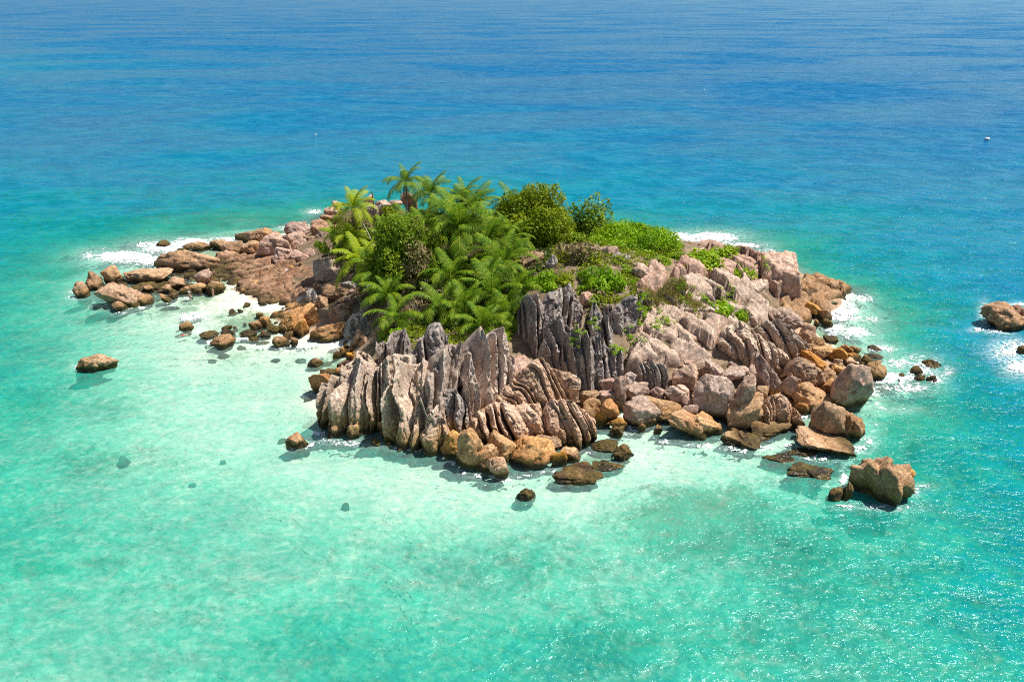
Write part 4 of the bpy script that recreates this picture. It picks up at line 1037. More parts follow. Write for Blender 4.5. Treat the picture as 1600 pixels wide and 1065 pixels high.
for row in [
 (1236,596,1305,643,'facet','tan','striped tan boulder grooved by level bands',.1,10,(6,72,.15)),
 (1293,568,1364,640,'facet','pink','great pink boulder, the largest standing by the surf',-.1,0,None),
 (1264,626,1330,686,'facet','tan','brown pyramid-shaped boulder below the striped one',-.1,0,None),
 (1308,640,1352,686,'round','tan','fluted brown boulder joined to the pyramid-shaped one',-.1,0,(5,0,.16)),
 (1243,664,1342,714,'slab','tan','long smooth tan slab tilted over dark water',-.1,-24,None),
 (1354,562,1385,596,'facet','tan','weedy tan boulder facing the breakers beyond the great pink one',-.2,0,None),
 (1288,543,1325,567,'facet','orange','wedge-shaped orange boulder at the top of the rubble',.6,0,None),
 (1307,538,1334,553,'facet','orange','orange boulder nearest the surf at the top of the rubble',.3,0,None),
 (1325,540,1347,554,'round','brown','mossy brown boulder at the surf edge of the rubble',.1,0,None),
 (1268,538,1300,561,'facet','tan','tan boulder wedged against the second ribbed crag',1.0,0,None),
 (1321,550,1347,566,'round','orange','ochre boulder in the upper rubble',.2,0,None),
 (1250,546,1292,580,'slab','orange','ochre slab sloping down under the second ribbed crag',1.2,-28,None),
 (1284,577,1308,595,'facet','tan','flat tan block in the rubble above the great pink boulder',.8,0,None),
 (1278,589,1305,614,'slab','orange','golden slab lying beside the great pink boulder',.7,24,None),
 (1298,570,1320,583,'slab','orange','bright orange stone behind the great pink boulder',.7,0,None),
 (1318,558,1340,572,'facet','tan','tan stone behind the top of the great pink boulder',.4,0,None),
 (1301,560,1317,573,'block','tan','small square stone in the middle of the rubble',.6,0,None),
 (1343,553,1366,571,'round','wet','olive weedy boulder at the edge of the rubble',-.1,0,None),
 (1247,507,1277,532,'round','brown','smooth brown boulder below the orange apron',1.5,0,None),
 (1248,517,1272,540,'round','brown','second smooth brown boulder, just under the first',1.3,0,None),
 (1266,526,1290,549,'round','tan','rounded tan boulder at the surf under the brown pair',.7,0,None),
 (1256,536,1278,552,'round','brown','small brown boulder beside the rounded tan one',1.0,0,None),
 (1271,498,1281,512,'round','brown','upright little stone in the surf by the orange apron',0,0,None),
 (1284,523,1312,538,'ragged','wet','dark wet rock surrounded by surf near the rubble',-.2,0,None),
 (1355,538,1378,548,'ragged','wet','low dark rock awash beyond the rubble',-.2,0,None),
 (1354,551,1382,561,'ragged','wet','flat dark rock awash off the weedy boulder',-.2,0,None),
 (1439,562,1473,577,'ragged','wet','outermost brown rock in the breakers',-.2,0,None),
 (1421,570,1442,587,'lump','wet','rounded brown rock in the breakers',-.2,0,None),
 (1428,585,1446,595,'ragged','wet','low brown rock just behind the rounded one in the breakers',-.2,0,None),
 (1447,586,1464,597,'ragged','wet','small dark rock at the edge of the breakers',-.2,0,None),
 (1404,582,1414,590,'ragged','wet','tiny dark rock in the breakers',-.2,0,None),
 (1324,712,1428,791,'lump','stack','cleft brown sea stack standing alone off the point',-.3,0,(3.4,12,.30)),
 (1276,482,1300,506,'facet','tan','tan block at the seaward corner of the orange apron',-.1,0,None),
 (1284,498,1302,514,'ragged','wet','weedy rock in the surf under the corner of the orange apron',-.2,0,None),
 (1258,470,1284,494,'slab','orange','thin orange plate lying on the apron above the surf',.6,-16,None),
 (1407,732,1431,756,'facet','orange','salmon-orange block on the shoulder of the sea stack',.6,0,None),
 (1294,759,1318,785,'round','wet','pale green drowned rock beside the sea stack',-.7,0,None),
 (1314,752,1334,782,'ragged','wet','weedy rock at the foot of the sea stack',-.3,0,None),
 (1190,708,1246,724,'ragged','wet','long black reef rib in front of the thin tilted slab',-.3,0,None),
 (1214,699,1280,714,'ragged','wet','brown reef rib behind the long black one',-.3,0,None),
 (1228,722,1304,750,'ragged','wet','outer brown reef rib awash before the smooth tan slab',-.35,0,None),
 (1530,470,1604,517,'ragged','brown','craggy brown skerry with foam around it, cut by the picture edge',-.2,0,None),
 (1578,476,1640,512,'ragged','brown','far hump of the craggy skerry beyond the picture edge',-.2,0,None),
 (1589,540,1604,553,'ragged','wet','small rock drowned in foam below the craggy skerry',-.25,0,None)]:
    B(*row[:6], row[6], row[7], roll=row[8], stripe=row[9], group=G8)
G9 = 'blocks of the pink cliff'
for row in [
 (1182,392,1252,474,'block','pink','massive pink cliff block highest above the sea',2.2,0,None,9),
 (1134,399,1200,424,'slab','pale','flat pale slab capping the cliff behind the massive block',4.6,-10,None,None),
 (1172,412,1222,446,'slab','pale','broad pale step in front of the massive cliff block',3.6,-18,None,None),
 (1194,430,1225,483,'block','pink','upright ribbed pink block under the broad pale step',1.8,0,(4,0,.08),None),
 (1154,436,1202,470,'block','pale','square-cut pink block on the edge of the slope',3.4,0,None,None),
 (1180,456,1200,472,'round','pink','little round boulder leaning on the square-cut block',3.2,0,None,None),
 (1156,464,1208,494,'slab','pale','flat pale flagstone at the bottom of the cliff steps',2.8,-12,None,None),
 (1184,432,1204,445,'round','greyrock','grey stone among leaves on the broad pale step',4.4,0,None,None),
 (1199,480,1256,516,'lump','pale','furrowed pale block just above the second ribbed crag',2.2,-20,(4,40,.12),None),
 (1196,478,1216,496,'facet','pink','small pink wedge between the flagstone and the furrowed block',2.4,0,None,None),
 (1082,375,1136,400,'round','pink','whale-backed pink boulder facing the back surf',3.4,0,None,None),
 (1056,384,1078,395,'round','brown','brown boulder in the back surf',0.6,0,None,None),
 (1040,383,1075,398,'slab','tan','low tan slab at the back surf under the green mound',1.2,0,None,None),
 (1020,360,1038,380,'round','pink','round boulder peeping out behind the green mound',3.2,0,None,None),
 (1150,394,1176,404,'slab','brown','dark ledge behind the flat pale cliff slab',3.6,0,None,None),
 (1105,487,1130,510,'round','pink','rough reddish boulder among the little round shrubs',4.0,0,None,None),
 (1166,494,1184,512,'round','pale','pale round boulder beside the little round shrubs',3.6,0,None,None),
 (1088,512,1122,538,'slab','greyrock','pointed grey slab under the little round shrubs',3.4,14,None,None),
 (1108,440,1160,475,'slab','pale','tilted pale slab with a shaded edge above the slope',4.6,-26,None,None)]:
    B(*row[:6], row[6], row[7], roll=row[8], stripe=row[9], group=G9, seed=row[10])
G10 = 'rocks among the trees'
for row in [
 (950,394,990,436,'block','greyrock','grey fluted block on the crest below the green mound',7.8,0,(4,0,.1)),
 (930,408,962,432,'facet','pale','pale boulder leaning against the grey crest block',8.0,20,None),
 (926,383,968,424,'facet','pink','pink slab rising out of the twiggy shrub on the crest',8.3,30,None),
 (985,440,1014,474,'round','brown','brown boulder behind the blocky grey columns',6.8,0,None),
 (968,438,990,470,'spire','greyrock','grey spike behind the blocky grey columns',6.8,0,None),
 (850,398,872,438,'facet','greyrock','white-streaked leaning slab between the trees',8.4,0,None),
 (806,392,852,440,'facet','brown','large shaded boulder behind the palm crowns',7.4,30,None),
 (898,425,922,444,'facet','greyrock','grey stone in the shade behind the bright shrubs',8.6,0,None),
 (905,455,930,476,'round','pink','pinkish boulder behind the tall dark crag',8.2,0,None),
 (1040,405,1062,426,'facet','brown','brown boulder between the green mound and the sprawling shrubs',7.2,0,None),
 (1060,415,1100,436,'slab','greyrock','grey rocks in the shade of the sprawling shrubs',6.8,0,None)]:
    B(*row[:6], row[6], row[7], roll=row[8], stripe=row[9], group=G10)
G13 = 'slanting plates of the pale slope'
for row in [(1058,466,1128,500,-22),(1094,496,1150,522,-20),(1036,496,1108,538,-26),(996,520,1060,560,-26),(1056,532,1118,568,-24),(1134,446,1196,476,-24),(1000,452,1046,498,-34),(984,410,1040,454,-30),(1060,560,1100,582,-18),(1150,478,1196,500,-18)]:
    B(*row[:4], 'slab', 'pale' if row[0] % 4 else 'pink', 'slanting plate of pale pink granite breaking out of the slope between crags and cliff', None, roll=row[4], group=G13, name='rock', sink=.45, n=5)
# drowned rocks seen through the water
G11 = 'drowned rocks in the shallows'
for x, y, w, h, d in [(540,796,18,10,.7),(192,724,26,16,.9),(348,722,14,7,.7),(300,760,18,8,.9),(348,557,22,9,.3),(330,566,18,9,.35),(377,544,20,10,.25),(408,535,26,9,.25),
                      (430,563,20,8,.4),(470,565,24,8,.4),(440,690,20,10,.5),(480,625,20,12,.45),(1280,880,50,12,1.6),(1225,850,30,14,1.4),(1400,498,54,22,.5),(1440,628,60,20,.8),
                      (1380,610,50,16,.7),(1440,712,50,24,1.1),(1260,862,24,10,1.4),(210,382,70,14,.6),(100,405,36,10,1.2),(265,482,40,10,.35),(150,478,24,12,.5),(510,568,20,10,.3),(1300,470,24,8,.6),(430,350,60,10,1.0),(1480,575,40,16,1.3)]:
    q = hit(x, y + h / 2, -99)
    bed = q[2]
    V, Fi = rock_shape('ragged', int(x * 3 + y), 4)
    k = proj(q)[2] / F_PX
    hgt = min(0.8 * h * k, max(-bed - 0.12, 0.1))
    V = V / (V.max(0) - V.min(0)) * np.array([w * k * .8, h * k * 1.4, hgt * 2.0])
    o = mesh('submerged_rock', V, Fi, M['drowned'])
    o.location = (q[0], q[1] + h * k * .5, bed)
    tag(o, 'dark drowned rock seen through the clear shallows', 'rock', G11)
# rubble between the larger rocks
def rubble(region, k, smin, smax, mats, label, group, seed):
    r_ = np.random.default_rng(seed)
    x0, y0, x1, y1 = region
    for i in range(k):
        cx, cy = r_.uniform(x0, x1), r_.uniform(y0, y1)
        w = r_.uniform(smin, smax); h = w * r_.uniform(.55, .85)
        B(cx - w / 2, cy - h / 2, cx + w / 2, cy + h / 2, r_.choice(['facet', 'round', 'lump']), r_.choice(mats), label, None, group=group, name='stone', n=3, seed=int(r_.integers(1000)))
rubble((1300,556,1356,580), 22, 6, 13, ['tan', 'orange', 'brown'], 'small orange-brown stone in the rubble behind the great pink boulder', 'rubble by the surf', 1)
rubble((536,532,556,562), 10, 5, 10, ['brown', 'orange', 'greyrock'], 'small stone scattered on the little beach', 'stones on the little beach', 2)
rubble((520,440,575,475), 22, 6, 13, ['brown', 'greyrock', 'pink'], 'small broken stone in the shade under the palms', 'broken stones under the palms', 3)
rubble((1012,600,1090,634), 12, 7, 13, ['pink', 'pale', 'brown'], 'small pink stone in the gaps of the tumbled pile', 'stones in the tumbled pile', 4)
rubble((960,610,990,655), 8, 7, 14, ['brown', 'tan'], 'small brown stone in the shadow of the gully', 'stones in the gully', 5)
rubble((380,418,470,470), 13, 5, 12, ['brown', 'tan', 'orange'], 'loose stone lying on the rust-brown shelf', 'loose stones on the shelf', 6)
rubble((350,470,440,530), 15, 5, 13, ['brown', 'wet', 'tan'], 'small brown stone awash in the cove shallows', 'small stones awash in the cove', 7)
# ------------------------------------------------------------------ plants
_T = np.concatenate(TOPS)
TOP = np.full((640, 640), -99.0)
_i = np.clip(((_T[:, 0] + 96) / .3).astype(int), 0, 639); _j = np.clip(((_T[:, 1] - 40) / .3).astype(int), 0, 639)
np.maximum.at(TOP, (_i, _j), _T[:, 2])
for _ in range(2):
    for ax in (0, 1):
        TOP = np.where(TOP < -50, np.maximum(np.roll(TOP, 1, ax), np.roll(TOP, -1, ax)), TOP)

def top(x, y):
    i = int(np.clip((x + 96) / .3, 0, 639)); j = int(np.clip((y - 40) / .3, 0, 639))
    return max(TOP[i, j], float(height(x, y)[0]))

def hit_top(px, py):
    ys = np.arange(45, 160, 0.25)
    d = ray(px, py)
    for Y in ys:
        t = Y / d[1]
        z = CAM_H + d[2] * t
        i = int(np.clip((d[0] * t + 96) / .3, 0, 639)); j = int(np.clip((Y - 40) / .3, 0, 639))
        if z <= TOP[i, j]:
            return np.array([d[0] * t, Y, z])
    return hit(px, py)

def leaf_material(name, c1, c2, c3, trans=0.35, rough=0.45):
    s = NT(name)
    t = s.attr('tint')
    n = s.noise(s.n('NewGeometry').outputs['Position'], 0.7, 3)
    rp = s.n('ValToRGB')
    e = rp.color_ramp.elements
    e[0].color = (*c1, 1); e[1].color = (*c3, 1)
    m_ = rp.color_ramp.elements.new(0.5); m_.color = (*c2, 1)
    s.put(rp.inputs[0], s.math('ADD', s.math('MULTIPLY', t, 0.75), s.math('MULTIPLY', n, 0.3)))
    b = s.n('BsdfPrincipled', ins={'Base Color': rp.outputs[0], 'Roughness': rough, 'Specular IOR Level': 0.15})
    tl = s.n('BsdfTranslucent', ins={'Color': rp.outputs[0]})
    return s.out(s.n('MixShader', ins={0: trans, 1: b.outputs[0], 2: tl.outputs[0]}).outputs[0])

M['palm'] = leaf_material('palm_leaf', (0.020, 0.080, 0.007), (0.10, 0.22, 0.010), (0.34, 0.41, 0.024), 0.36, 0.6)
M['palmy'] = leaf_material('yellowish_palm_leaf', (0.10, 0.21, 0.012), (0.30, 0.41, 0.016), (0.52, 0.56, 0.04), 0.4)  # yellower leaf colour of the bright palms
M['olive'] = leaf_material('olive_leaf', (0.055, 0.12, 0.006), (0.20, 0.28, 0.008), (0.42, 0.44, 0.025), 0.4)
M['green'] = leaf_material('green_leaf', (0.05, 0.12, 0.010), (0.17, 0.28, 0.014), (0.36, 0.42, 0.035), 0.4)
M['bright'] = leaf_material('bright_leaf', (0.08, 0.22, 0.010), (0.24, 0.43, 0.012), (0.42, 0.54, 0.03), 0.4)
M['lime'] = leaf_material('lime_leaf', (0.10, 0.22, 0.010), (0.27, 0.42, 0.014), (0.46, 0.54, 0.04))
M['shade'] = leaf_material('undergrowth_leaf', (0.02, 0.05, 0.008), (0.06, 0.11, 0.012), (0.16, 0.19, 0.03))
M['dry'] = leaf_material('dry_leaf', (0.12, 0.10, 0.04), (0.23, 0.18, 0.08), (0.36, 0.29, 0.15), 0.2, 0.8)
M['grass'] = leaf_material('dry_grass', (0.18, 0.19, 0.04), (0.32, 0.29, 0.08), (0.46, 0.38, 0.14), 0.3, 0.8)

def bark(name, a, b):
    s = NT(name)
    pos = s.n('NewGeometry').outputs['Position']
    n = s.noise(s.mapv(pos, (3, 3, 9)), 1.0, 4)
    bp = s.n('Bump', ins={'Height': n, 'Strength': 0.7, 'Distance': 0.1})
    return s.out(s.n('BsdfPrincipled', ins={'Base Color': s.mix(n, a, b), 'Roughness': 0.9, 'Normal': bp.outputs[0], 'Specular IOR Level': .1}).outputs[0])
M['trunk'] = bark('grey_palm_trunk', (0.30, 0.26, 0.22), (0.46, 0.42, 0.37))
M['bark'] = bark('brown_bark', (0.14, 0.10, 0.07), (0.30, 0.24, 0.18))
M['twig'] = bark('pale_twig', (0.34, 0.29, 0.23), (0.5, 0.44, 0.36))
M['nut'] = bark('coconut_husk', (0.42, 0.24, 0.05), (0.55, 0.38, 0.10))

def tube(pts, rad, sides=7):
    pts = np.asarray(pts, float); n = len(pts)
    rad = np.broadcast_to(rad, n)
    T = np.gradient(pts, axis=0); T /= np.linalg.norm(T, axis=1)[:, None] + 1e-9
    ref = np.array([1, 0, 0.0]) if abs(T[0][2]) > .7 else np.array([0, 0, 1.0])
    A = np.cross(T, ref); A /= np.linalg.norm(A, axis=1)[:, None] + 1e-9
    Bn = np.cross(T, A)
    th = np.linspace(0, 2 * math.pi, sides, endpoint=False)
    V = (pts[:, None] + rad[:, None, None] * (A[:, None] * np.cos(th)[None, :, None] + Bn[:, None] * np.sin(th)[None, :, None])).reshape(-1, 3)
    i = np.arange(n - 1)[:, None] * sides; j = np.arange(sides)[None]
    j2 = (j + 1) % sides
    Fq = np.stack([i + j, i + j2, i + sides + j2, i + sides + j], -1).reshape(-1, 4)
    return V, Fq

class Acc:
    def __init__(s): s.V, s.F, s.T, s.n = [], [], [], 0
    def add(s, V, Fq, t=0.5):
        s.V.append(V); s.F.append(np.asarray(Fq) + s.n); s.T.append(np.broadcast_to(t, len(V))); s.n += len(V)
    def build(s, name, mat, parent=None, loc=None, smooth=True):
        return mesh(name, np.concatenate(s.V), np.concatenate(s.F), mat, parent, smooth, {'tint': np.concatenate(s.T)}, loc=loc)

def frond_mesh(el, sag, seed, L=1.0, pairs=30):
    """unit frond along +X, arching up by el and sagging under its weight"""
    r_ = np.random.default_rng(seed)
    n = 14
    a = math.radians(el) - np.linspace(0, 1, n) ** 1.25 * math.radians(sag)
    st = L / (n - 1)
    pts = np.zeros((n, 3))
    for i in range(1, n):
        pts[i] = pts[i - 1] + st * np.array([math.cos(a[i]), 0.03 * math.sin(seed + i * .5), math.sin(a[i])])
    acc = Acc()
    V, Fq = tube(pts, np.linspace(0.014, 0.004, n), 4)
    acc.add(V, Fq, 0.95)
    t = np.linspace(0.14, 0.99, pairs)
    for s_ in (-1, 1):
        for tt in t:
            f = tt * (n - 1); i = min(int(f), n - 2); q = f - i
            p = pts[i] * (1 - q) + pts[i + 1] * q
            T = pts[i + 1] - pts[i]; T /= np.linalg.norm(T)
            N = np.cross(T, [0, 1, 0]); N = -N if N[2] < 0 else N
            ln = 0.28 * L * math.sin(math.pi * (0.12 + 0.80 * tt)) ** 0.7 * r_.uniform(.85, 1.1)
            dirv = np.array([0, s_, 0]) * 0.82 + T * (0.42 + .35 * tt) + N * 0.12
            dirv /= np.linalg.norm(dirv)
            dr = np.array([0, 0, -1.0]) * ln * r_.uniform(.35, .65)
            w = T * 0.0122 * L
            m_ = p + dirv * ln * .55 + dr * .25
            e = p + dirv * ln * .92 + dr
            Vq = np.array([p - w * .7, p + w * .7, m_ + w, m_ - w, e + w * .15, e - w * .15])
            acc.add(Vq, [[0, 1, 2, 3], [3, 2, 4, 5]], np.clip(np.array([.62, .62, .5, .5, .35, .35]) + .22 * tt ** 2 + r_.uniform(-.35, .35), 0, 1))
    return np.concatenate(acc.V), np.concatenate(acc.F), np.concatenate(acc.T)

FR = {}
for kind in ('palm', 'palmy', 'dry'):
    FR[kind] = []
    for el, sag in ((78, 55), (66, 75), (50, 85), (36, 95), (18, 95), (2, 85), (-22, 65)):
        V, Fq, T = frond_mesh(el, sag, int(el + 90))
        o = mesh('frond', V, Fq, M[kind], attrs={'tint': T})
        FR[kind].append(o.data)
        bpy.data.objects.remove(o)

def palm(label, crown, base, Y, L_px, nf=20, kind='palm', seed=1, lean=(0.0, 0.0), trunk_r=0.15, low=6, wind=0.0, group='coconut palms of the grove'):
    """crown and base are picture points, Y the distance of the base"""
    r_ = np.random.default_rng(seed)
    b = PY(base[0], base[1], Y)
    g = float(height(b[0], b[1])[0])
    b[2] = min(b[2], g) - 0.3 if b[2] > g - 1.5 else b[2]
    c = PY(crown[0], crown[1], Y + lean[1])
    L = L_px * proj(c)[2] / F_PX
    root = empty('coconut_palm', b)
    tag(root, label, 'palm tree', group)
    n = 14
    t = np.linspace(0, 1, n)[:, None]
    mid = (b + c) / 2 + np.array([lean[0], 0, 0])
    pts = b * (1 - t) ** 2 + 2 * mid * t * (1 - t) + c * t ** 2
    V, Fq = tube(pts, np.linspace(1.25, 0.75, n) * trunk_r * (1 + 0.05 * np.sin(np.arange(n) * 2.1)), 8)
    mesh('trunk', V - b, Fq, M['trunk'], root)
    acc = Acc()
    for i in range(7):
        D, Fi = ico(1)
        a = i * 0.9
        acc.add(D * np.array([.13, .13, .16]) + np.array([math.cos(a) * .26, math.sin(a) * .26, -.22 - .1 * (i % 3)]) + (c - b), np.c_[Fi, Fi[:, 2]][:, :3], .5)
    mesh('coconut_cluster', np.concatenate(acc.V), np.concatenate(acc.F), M['nut'], root)
    for i in range(nf):
        az = i * 2.39996 + r_.uniform(-.25, .25)
        f = i / (nf - 1)
        idx = min(int(f * low + r_.uniform(-.3, .6)), 6)
        idx = max(idx, 0)
        o = bpy.data.objects.new('frond', FR[kind][idx])
        C.objects.link(o)
        o.parent = root
        o.location = c - b
        k = L * r_.uniform(.85, 1.12)
        dx, dy = math.cos(az) + wind, math.sin(az)
        o.rotation_euler = (r_.uniform(-.35, .35), r_.uniform(-.1, .1), math.atan2(dy, dx))
        o.scale = (k, k, k)
    for i in range(int(r_.integers(1, 4))):
        o = bpy.data.objects.new('dead_frond', FR['dry'][6])
        C.objects.link(o); o.parent = root
        o.location = c - b
        k = L * r_.uniform(.75, .95)
        o.rotation_euler = (r_.uniform(-.3, .3), r_.uniform(.45, .9), r_.uniform(0, 6.28))
        o.scale = (k, k, k)
    return root

palm('bright yellow-green palm on a thin curved trunk above the pink boulders', (552, 326), (592, 410), 113, 44, 15, 'palmy', 3, (1.2, 0), .16, 5)
palm('tallest palm of the grove, standing against the open sea', (634, 285), (634, 340), 136, 38, 15, 'palm', 4, (.3, 0), .17, 6)
palm('palm just in front of the tallest one, with upright fronds', (674, 303), (668, 362), 129, 44, 16, 'palm', 5, (.2, 0), .17, 5)
palm('low bright palm hanging over the white-topped grey block', (562, 408), (595, 452), 105, 56, 14, 'palmy', 6, (.8, -1), .15, 6)
palm('big drooping palm in the middle of the grove, crown full of coconuts', (718, 357), (728, 428), 108, 74, 22, 'palm', 7, (-.2, 0), .2, 6)
palm('tall palm behind the big drooping palm', (740, 328), (738, 380), 121, 54, 18, 'palm', 8, (0, 0), .17, 5)
palm('palm with a spiky upright heart beside the big shaded boulder', (786, 412), (790, 455), 100, 60, 17, 'palm', 9, (.3, 0), .17, 5)
palm('wide palm with golden fronds above the front crags', (770, 462), (775, 505), 93.5, 66, 20, 'palm', 10, (.2, 0), .18, 6)
palm('lowest palm of the front row, fronds lying on the tall central crag', (752, 512), (752, 540), 86.5, 58, 14, 'palm', 11, (0, 0), .18, 5)
palm('young palm leaning over the recess pillars above the little beach', (618, 497), (622, 535), 90.5, 50, 14, 'palm', 12, (0, 0), .15, 6)
palm('palm with stiff upright fronds behind the young leaning palm', (606, 462), (606, 500), 96, 46, 13, 'palm', 13, (0, 0), .14, 3)
palm('palm half hidden behind the round-topped olive tree', (803, 322), (806, 385), 124, 44, 14, 'palm', 14, (0, 0), .16, 5)
palm('dark palm in the shaded middle of the grove', (705, 432), (705, 480), 98.5, 58, 16, 'palm', 15, (0, 0), .17, 6)
palm('dark palm under the tallest palm', (640, 352), (640, 385), 122, 42, 14, 'palm', 16, (0, 0), .15, 5)
palm('palm in the shrubs to the sea side of the curved palm', (600, 372), (604, 408), 115, 40, 14, 'palm', 17, (0, 0), .15, 5)
palm('small dark palm beside the pitted pink boulder', (523, 366), (527, 392), 117, 26, 13, 'palm', 18, (0, 0), .12, 4)
palm('dark palm low in the grove above the grey fins', (688, 478), (690, 512), 91.5, 50, 14, 'palm', 19, (0, 0), .16, 6)
palm('palm beside the big drooping palm towards the olive tree', (764, 372), (766, 420), 106, 56, 16, 'palm', 20, (0, 0), .17, 5)
palm('palm at the far edge of the grove under the skyline', (700, 330), (702, 372), 126, 46, 14, 'palm', 21, (0, 0), .16, 5)
palm('shaded palm leaning over the tall dark crag', (812, 448), (812, 478), 95, 46, 13, 'palm', 22, (0, 0), .15, 6)

palm('palm on the seaward side of the grove between the tallest palm and the olive tree', (722, 312), (722, 360), 124, 46, 18, 'palm', 31, (0, 0), .16, 6)
palm('slim palm leaning out in front of the olive tree', (800, 372), (790, 430), 108, 46, 19, 'palm', 32, (.6, 0), .15, 6)
palm('low spreading palm at the edge of the grove above the white-topped block', (548, 372), (556, 398), 112, 42, 18, 'palmy', 33, (0, 0), .14, 6)
palm('dark palm crowded behind the low bright palm', (590, 428), (594, 470), 101, 48, 19, 'palm', 34, (0, 0), .15, 6)
palm('palm in the second row behind the lowest palm', (722, 488), (722, 520), 90.5, 54, 19, 'palm', 35, (0, 0), .16, 6)
palm('young palm squeezed between the grey fins and the tall dark crag', (795, 492), (795, 520), 89.5, 46, 18, 'palm', 36, (0, 0), .14, 6)
palm('palm rising over the dense green tree', (664, 358), (664, 400), 111, 48, 19, 'palm', 37, (0, 0), .16, 6)

def leaves(acc, centre, rad, n, size, r_, shell=.55, flat=0.0, tint0=0.0):
    D = r_.normal(size=(n, 3)); D /= np.linalg.norm(D, axis=1)[:, None]
    rr = (shell + (1 - shell) * r_.random(n) ** .6) * (1 + .22 * vn(D * 2.2 + r_.uniform(0, 50), int(r_.integers(99))))
    p = centre + D * rr[:, None] * np.asarray(rad)
    N = D * 0.6 + r_.normal(size=(n, 3)) * .55 + np.array([0, 0, .45 + flat]); N /= np.linalg.norm(N, axis=1)[:, None]
    a = np.cross(N, r_.normal(size=(n, 3))); a /= np.linalg.norm(a, axis=1)[:, None] + 1e-9
    b = np.cross(N, a)
    s = size * r_.uniform(.6, 1.3, n)[:, None]
    V = np.stack([p - a * s, p + b * s * .55 + N * s * .12, p + a * s, p - b * s * .55 + N * s * .12], 1).reshape(-1, 3)
    Fq = np.arange(4 * n).reshape(-1, 4)
    t = np.clip(tint0 + r_.random(n) * .75 + .25 * r_.random(), 0, 1)
    acc.add(V, Fq, np.repeat(t, 4))

def bush(name, label, cat, box, Y, mat, seed, blobs=12, dens=1.0, size=0.22, dr=1.0, stems=8, trunk=None, group=None, upright=False, dry=0.0, bare=0.0, clumps=(.26, .42)):
    """box: picture box of the crown; Y its distance"""
    r_ = np.random.default_rng(seed)
    x0, y0, x1, y1 = box
    c = PY((x0 + x1) / 2, (y0 + y1) / 2, Y)
    t = proj(c)[2]
    w = (x1 - x0) * t / F_PX / 2
    hh = (y1 - y0) * t / F_PX / 2 * 1.0
    d = w * dr
    hz = max(hh * .95 - d * .18, hh * .5)
    g = float(height(c[0], c[1])[0])
    if trunk:
        bp = PY(trunk[0], trunk[1], Y)
    else:
        bp = np.array([c[0], c[1], min(g, c[2] - hz * .7)])
    root = empty(name, bp)
    tag(root, label, cat, group)
    acc = Acc(); dacc = Acc()
    cents = []
    for i in range(blobs):
        D = r_.normal(size=3); D /= np.linalg.norm(D)
        if D[2] < -.2: D[2] *= -.6
        q = c + D * np.array([w, d, hz]) * (r_.uniform(.4, .74) if not upright else r_.uniform(.2, .8))
        if i == 0: q = c.copy()
        rad = np.array([w, d, hz]) * r_.uniform(*clumps) * np.array([1, 1, 1.15])
        rad = np.maximum(rad, 0.25)
        if upright: rad = rad * np.array([.6, .6, 1.5])
        area = (rad[0] * rad[1] + rad[0] * rad[2] + rad[1] * rad[2]) * 4.2
        n = int(np.clip(area / (size * size * 1.1) * .95 * dens, 12, 2600))
        leaves(dacc if r_.random() < dry else acc, q - bp, rad, n, size, r_, tint0=r_.uniform(-.25, .25))
        cents.append(q)
    allv = np.concatenate(acc.V + dacc.V) + bp
    px, py, _ = proj(allv)
    lo = np.array([np.percentile(px, 1.5), np.percentile(py, 1.5)]); hi = np.array([np.percentile(px, 98.5), np.percentile(py, 98.5)])
    kx, kz = (x1 - x0) / (hi[0] - lo[0]), (y1 - y0) / (hi[1] - lo[1])
    SCL = np.array([kx, kx, min(kz * (1 + .35 * (kz - 1)), 2.0)])
    ctr = allv.mean(0)
    mid2 = (lo + hi) / 2
    sh = np.array([((x0 + x1) / 2 - mid2[0]) * t / F_PX, 0, -((y0 + y1) / 2 - mid2[1]) * t / F_PX])
    fitv = lambda A: (A - ctr) * SCL + ctr + sh
    acc.V = [fitv(v + bp) - bp for v in acc.V]; dacc.V = [fitv(v + bp) - bp for v in dacc.V]
    cents = [fitv(q) for q in cents]; c = fitv(c)
    acc.build('crown', M[mat], root, smooth=False)
    if dacc.n:
        dacc.build('dry_twigs', M['dry'], root, smooth=False)
    ta = Acc()
    fork = bp + (c - bp) * (.45 if trunk else .15)
    if trunk:
        k = np.linspace(0, 1, 6)[:, None]
        V, Fq = tube(bp * (1 - k) + fork * k + np.array([.15, 0, 0]) * np.sin(k * 3), np.linspace(.26, .17, 6), 7)
        ta.add(V - bp, Fq)
    for q in cents[:stems]:
        k = np.linspace(0, 1, 6)[:, None]
        sagp = (q - fork) * .5 + fork + r_.normal(size=3) * .3
        pts = fork * (1 - k) ** 2 + 2 * sagp * k * (1 - k) + q * k ** 2
        V, Fq = tube(pts, np.linspace(.13 if trunk else .06, .025, 6), 5)
        ta.add(V - bp, Fq)
    if bare:
        for _ in range(int(40 * bare)):
            q = cents[r_.integers(len(cents))] + r_.normal(size=3) * np.array([w, d, hz]) * .25
            e = q + r_.normal(size=3) * .5 + np.array([0, -.2, .5])
            k = np.linspace(0, 1, 4)[:, None]
            V, Fq = tube(q * (1 - k) + e * k + r_.normal(size=(4, 3)) * .05, np.linspace(.035, .012, 4), 4)
            ta.add(V - bp, Fq)
    ta.build('trunk' if trunk else 'stems', M['twig' if bare else 'bark'], root)
    return root

